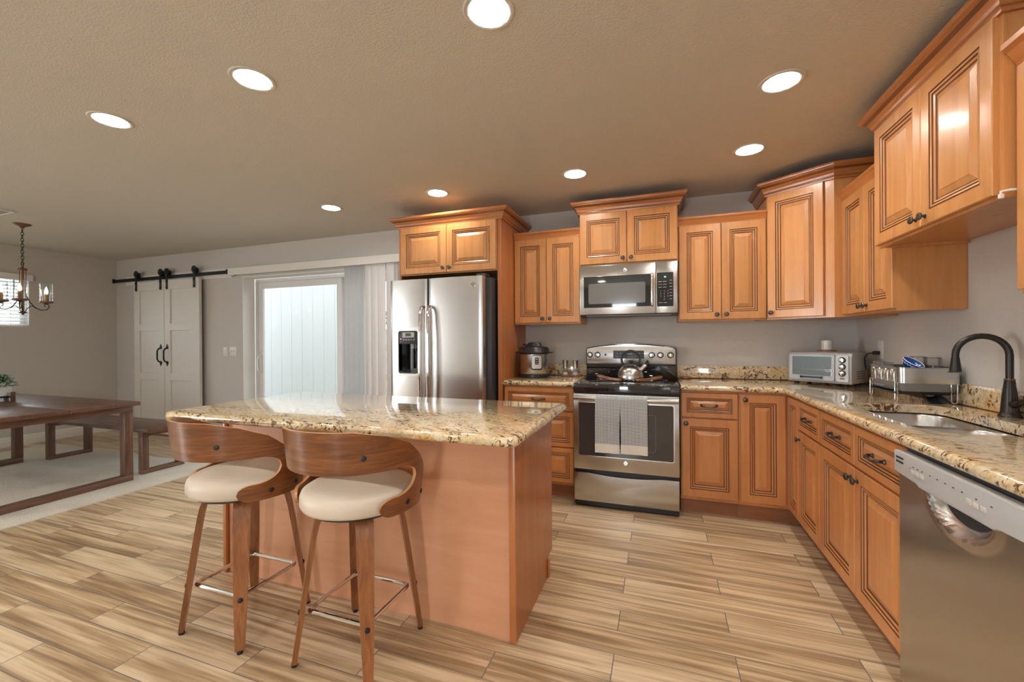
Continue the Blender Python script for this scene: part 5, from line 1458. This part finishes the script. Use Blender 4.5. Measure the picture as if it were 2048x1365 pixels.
# ================================================================== DINING AREA
RT = .0085
o = MB().prism(rrect(-6.55, -3.575, -3.45, -.815, .01), .0005, RT, 'xy').build('rug', 'rug', None, smooth=False, loc=(0, 0, 0)); tag(o, 'pale woven rug under the dining table and bench', 'rug')
TX0, TX1, TY0, TY1, TT = -5.90, -3.825, -2.370, -1.392, .730
t = thing('dining_table', 'dark oak dining table with square frame legs', 'dining table', ((TX0 + TX1) / 2, (TY0 + TY1) / 2, RT))
cx, cy = t.location[0], t.location[1]
ym = (TY0 + TY1) / 2 - cy
MB().box(TX0 - cx, TX1 - cx, ym + .0015, TY1 - cy, TT - .034 - RT, TT - RT, bev=.003).build('top_board', 'oak', t)
MB().box(TX0 - cx, TX1 - cx, TY0 - cy, ym - .0015, TT - .034 - RT, TT - RT, bev=.003).build('top_board', 'oak', t)
for fx0, fx1 in ((-3.992, -3.912), (-5.80, -5.72)):
    a, b = fx0 - cx, fx1 - cx; y0, y1 = TY0 + .012 - cy, TY1 - .012 - cy; zt = TT - .0345 - RT
    MB().box(a, b, y0, y1, zt - .060, zt, bev=.003).build('top_rail', 'oak_y', t)
    MB().box(a, b, y0, y1, .0005, .052, bev=.003).build('floor_rail', 'oak_y', t)
    for yy in (y0, y1 - .062): MB().box(a, b, yy, yy + .062, .0525, zt - .0605, bev=.003).build('leg', 'oak_v', t)
BX0, BX1, BY0, BY1, BT = -5.78, -3.885, -1.290, -.895, .445
t = thing('dining_bench', 'dark oak bench between the dining table and the barn doors', 'bench', ((BX0 + BX1) / 2, (BY0 + BY1) / 2, RT))
cx, cy = t.location[0], t.location[1]
MB().box(BX0 - cx, BX1 - cx, BY0 - cy, BY1 - cy, BT - .034 - RT, BT - RT, bev=.003).build('seat_board', 'oak', t)
for fx0, fx1 in ((-4.075, -4.010), (-5.625, -5.560)):
    a, b = fx0 - cx, fx1 - cx; y0, y1 = BY0 + .012 - cy, BY1 - .012 - cy; zt = BT - .0345 - RT
    MB().box(a, b, y0, y1, zt - .045, zt, bev=.002).build('top_rail', 'oak_y', t)
    MB().box(a, b, y0, y1, .0005, .036, bev=.002).build('floor_rail', 'oak_y', t)
    for yy in (y0, y1 - .055): MB().box(a, b, yy, yy + .055, .0365, zt - .0455, bev=.002).build('leg', 'oak_v', t)

# planter on the table
t = thing('potted_plant', 'green leafy plant in a white pot on a low wooden stand on the dining table', 'plant', (-5.085, -1.835, TT + .0006))
MB().lathe([(.088, .052), (.100, .056), (.118, .158), (.122, .166), (.118, .168), (.112, .160), (.108, .146), (.001, .146)], 36).build('pot', 'cer', t, ang=40)
MB().lathe([(.107, .146), (.08, .150), (.001, .152)], 24).build('soil', 'soil', t)
for k in range(4):
    a = R(45 + 90 * k - 8); c, s_ = math.cos(a), math.sin(a)
    mb = MB(); mb.box(-.012, .012, -.012, .012, 0, .088, bev=.002); mb.xform(Matrix.Translation((.132 * c, .132 * s_, 0)) @ Matrix.Rotation(a, 4, 'Z')); mb.build('stand_leg', 'oak_v', t)
mb = MB()
for a in (R(37), R(127)):
    m2 = MB(); m2.box(-.125, .125, -.010, .010, .036, .050); m2.xform(Matrix.Rotation(a, 4, 'Z'))
    me_ = bpy.data.meshes.new('tmp'); m2.bm.to_mesh(me_); mb.bm.from_mesh(me_); bpy.data.meshes.remove(me_); m2.bm.free()
mb.build('stand_cross', 'iron', t, smooth=False)
rg = random.Random(11); mb = MB()
for k in range(460):
    a = rg.uniform(0, 2 * PI); r = .13 * math.sqrt(rg.random()); zz = .158 + .115 * (1 - (r / .15) ** 2) * rg.uniform(.15, 1) - (.03 if r > .115 else 0)
    p = Vector((r * math.cos(a), r * math.sin(a), zz)); d = Vector((math.cos(a), math.sin(a), rg.uniform(-.2, .7))).normalized(); s_ = d.cross(Vector((0, 0, 1))).normalized(); l = rg.uniform(.018, .030); u = s_.cross(d)
    pts = [p, p + d * l * .3 + s_ * l * .45 + u * .004, p + d * l * .75 + s_ * l * .40 + u * .003, p + d * l * 1.1, p + d * l * .75 - s_ * l * .40 + u * .003, p + d * l * .3 - s_ * l * .45 + u * .004]
    mb.quad(pts)
mb.build('leaves', 'leaf', t, ang=60)
mb = MB()
for k in range(16):
    a = rg.uniform(0, 2 * PI); r = rg.uniform(.03, .10); mb.tube([(.004 * math.cos(a), .004 * math.sin(a), .148), (r * .8 * math.cos(a), r * .8 * math.sin(a), .19), (r * math.cos(a), r * math.sin(a), .235)], .0014, 5)
mb.build('stems', 'leaf', t)
MB().tube([(.10, .03, .16), (.13, .04, .172), (.15, .045, .150)], .0014, 5).build('trailing_stem', 'leaf', t)

# ------------------------------------------------------------------ chandelier
CX, CY = -5.41, -1.52
t = thing('chandelier', 'bronze chandelier with candle bulbs in clear glass cylinders over the dining table', 'chandelier', (CX, CY, H))
MB().lathe([(.062, 0), (.064, -.006), (.058, -.012), (.045, -.016), (.020, -.030), (.014, -.040), (.010, -.046), (.001, -.046)], 30).build('canopy', 'copper', t)
zz = -.052; links = []
mb = MB(); k = 0
while zz > -.395:
    pts = []
    for j in range(12):
        a = 2 * PI * j / 12; lx, lz = .0105 * math.cos(a), .0185 * math.sin(a)
        pts.append((lx, 0, zz - .0165 + lz) if k % 2 == 0 else (0, lx, zz - .0165 + lz))
    mb.tube(pts, .0028, 6, closed=True); zz -= .0300; k += 1
mb.tube([(.018 * math.cos(2 * PI * j / 16), 0, -.412 + .018 * math.sin(2 * PI * j / 16)) for j in range(16)], .0025, 6, closed=True)
mb.build('chain', 'iron', t)
MB().lathe([(.006, -.428), (.010, -.440), (.030, -.446), (.034, -.452), (.034, -.462), (.026, -.466)], 24).build('column_cap', 'copper', t)
mb = MB(); mb.lathe([(.010, -.466), (.010, -.90)], 14)
for k in range(3):
    a = R(40 + 120 * k); mb.lathe([(.004, -.466), (.004, -.66)], 8, (.024 * math.cos(a), .024 * math.sin(a), 0))
mb.lathe([(.028, -.655), (.030, -.662), (.028, -.669)], 20); mb.build('column', 'copper', t)
MB().lathe([(.012, -.88), (.040, -.893), (.012, -.900), (.006, -.912), (.001, -.915)], 20).build('finial', 'copper', t)
for k in range(3):
    a = R(-21.5 - 6 + 120 * k); n_ = Vector((math.cos(a), math.sin(a), 0)); RA = .175
    mb = MB(); prof = [(.012, -.665), (.020, -.70), (.050, -.78), (.090, -.838), (.140, -.858), (.178, -.850), (.197, -.825), (.192, -.800), (.175, -.790), (.160, -.800), (.160, -.818), (.172, -.822)]
    mb.tube([n_ * r + Vector((0, 0, z)) for r, z in prof], .0042, 8); mb.tube([n_ * r + Vector((0, 0, z)) for r, z in ((.012, -.885), (.030, -.850), (.060, -.820), (.088, -.828), (.10, -.845))], .0034, 8)
    am = mb.build('arm', 'iron', t)
    q = tuple(n_ * RA)
    MB().lathe([(.008, -.800), (.010, -.792), (.026, -.785), (.050, -.780), (.052, -.776), (.052, -.762), (.046, -.760), (.001, -.760)], 28, q).build('cup', 'copper', am)
    MB().lathe([(.0455, -.7595), (.0455, -.578), (.0470, -.578), (.0470, -.7595)], 32, q, caps=False).build('glass_shade', 'glass', am)
    MB().lathe([(.014, -.760), (.014, -.690), (.011, -.686), (.001, -.686)], 16, q).build('candle_sleeve', 'copper', am)
    MB().lathe([(.005, -.686), (.012, -.672), (.013, -.660), (.009, -.640), (.003, -.618), (.001, -.614)], 14, q).build('bulb', 'flame', am)
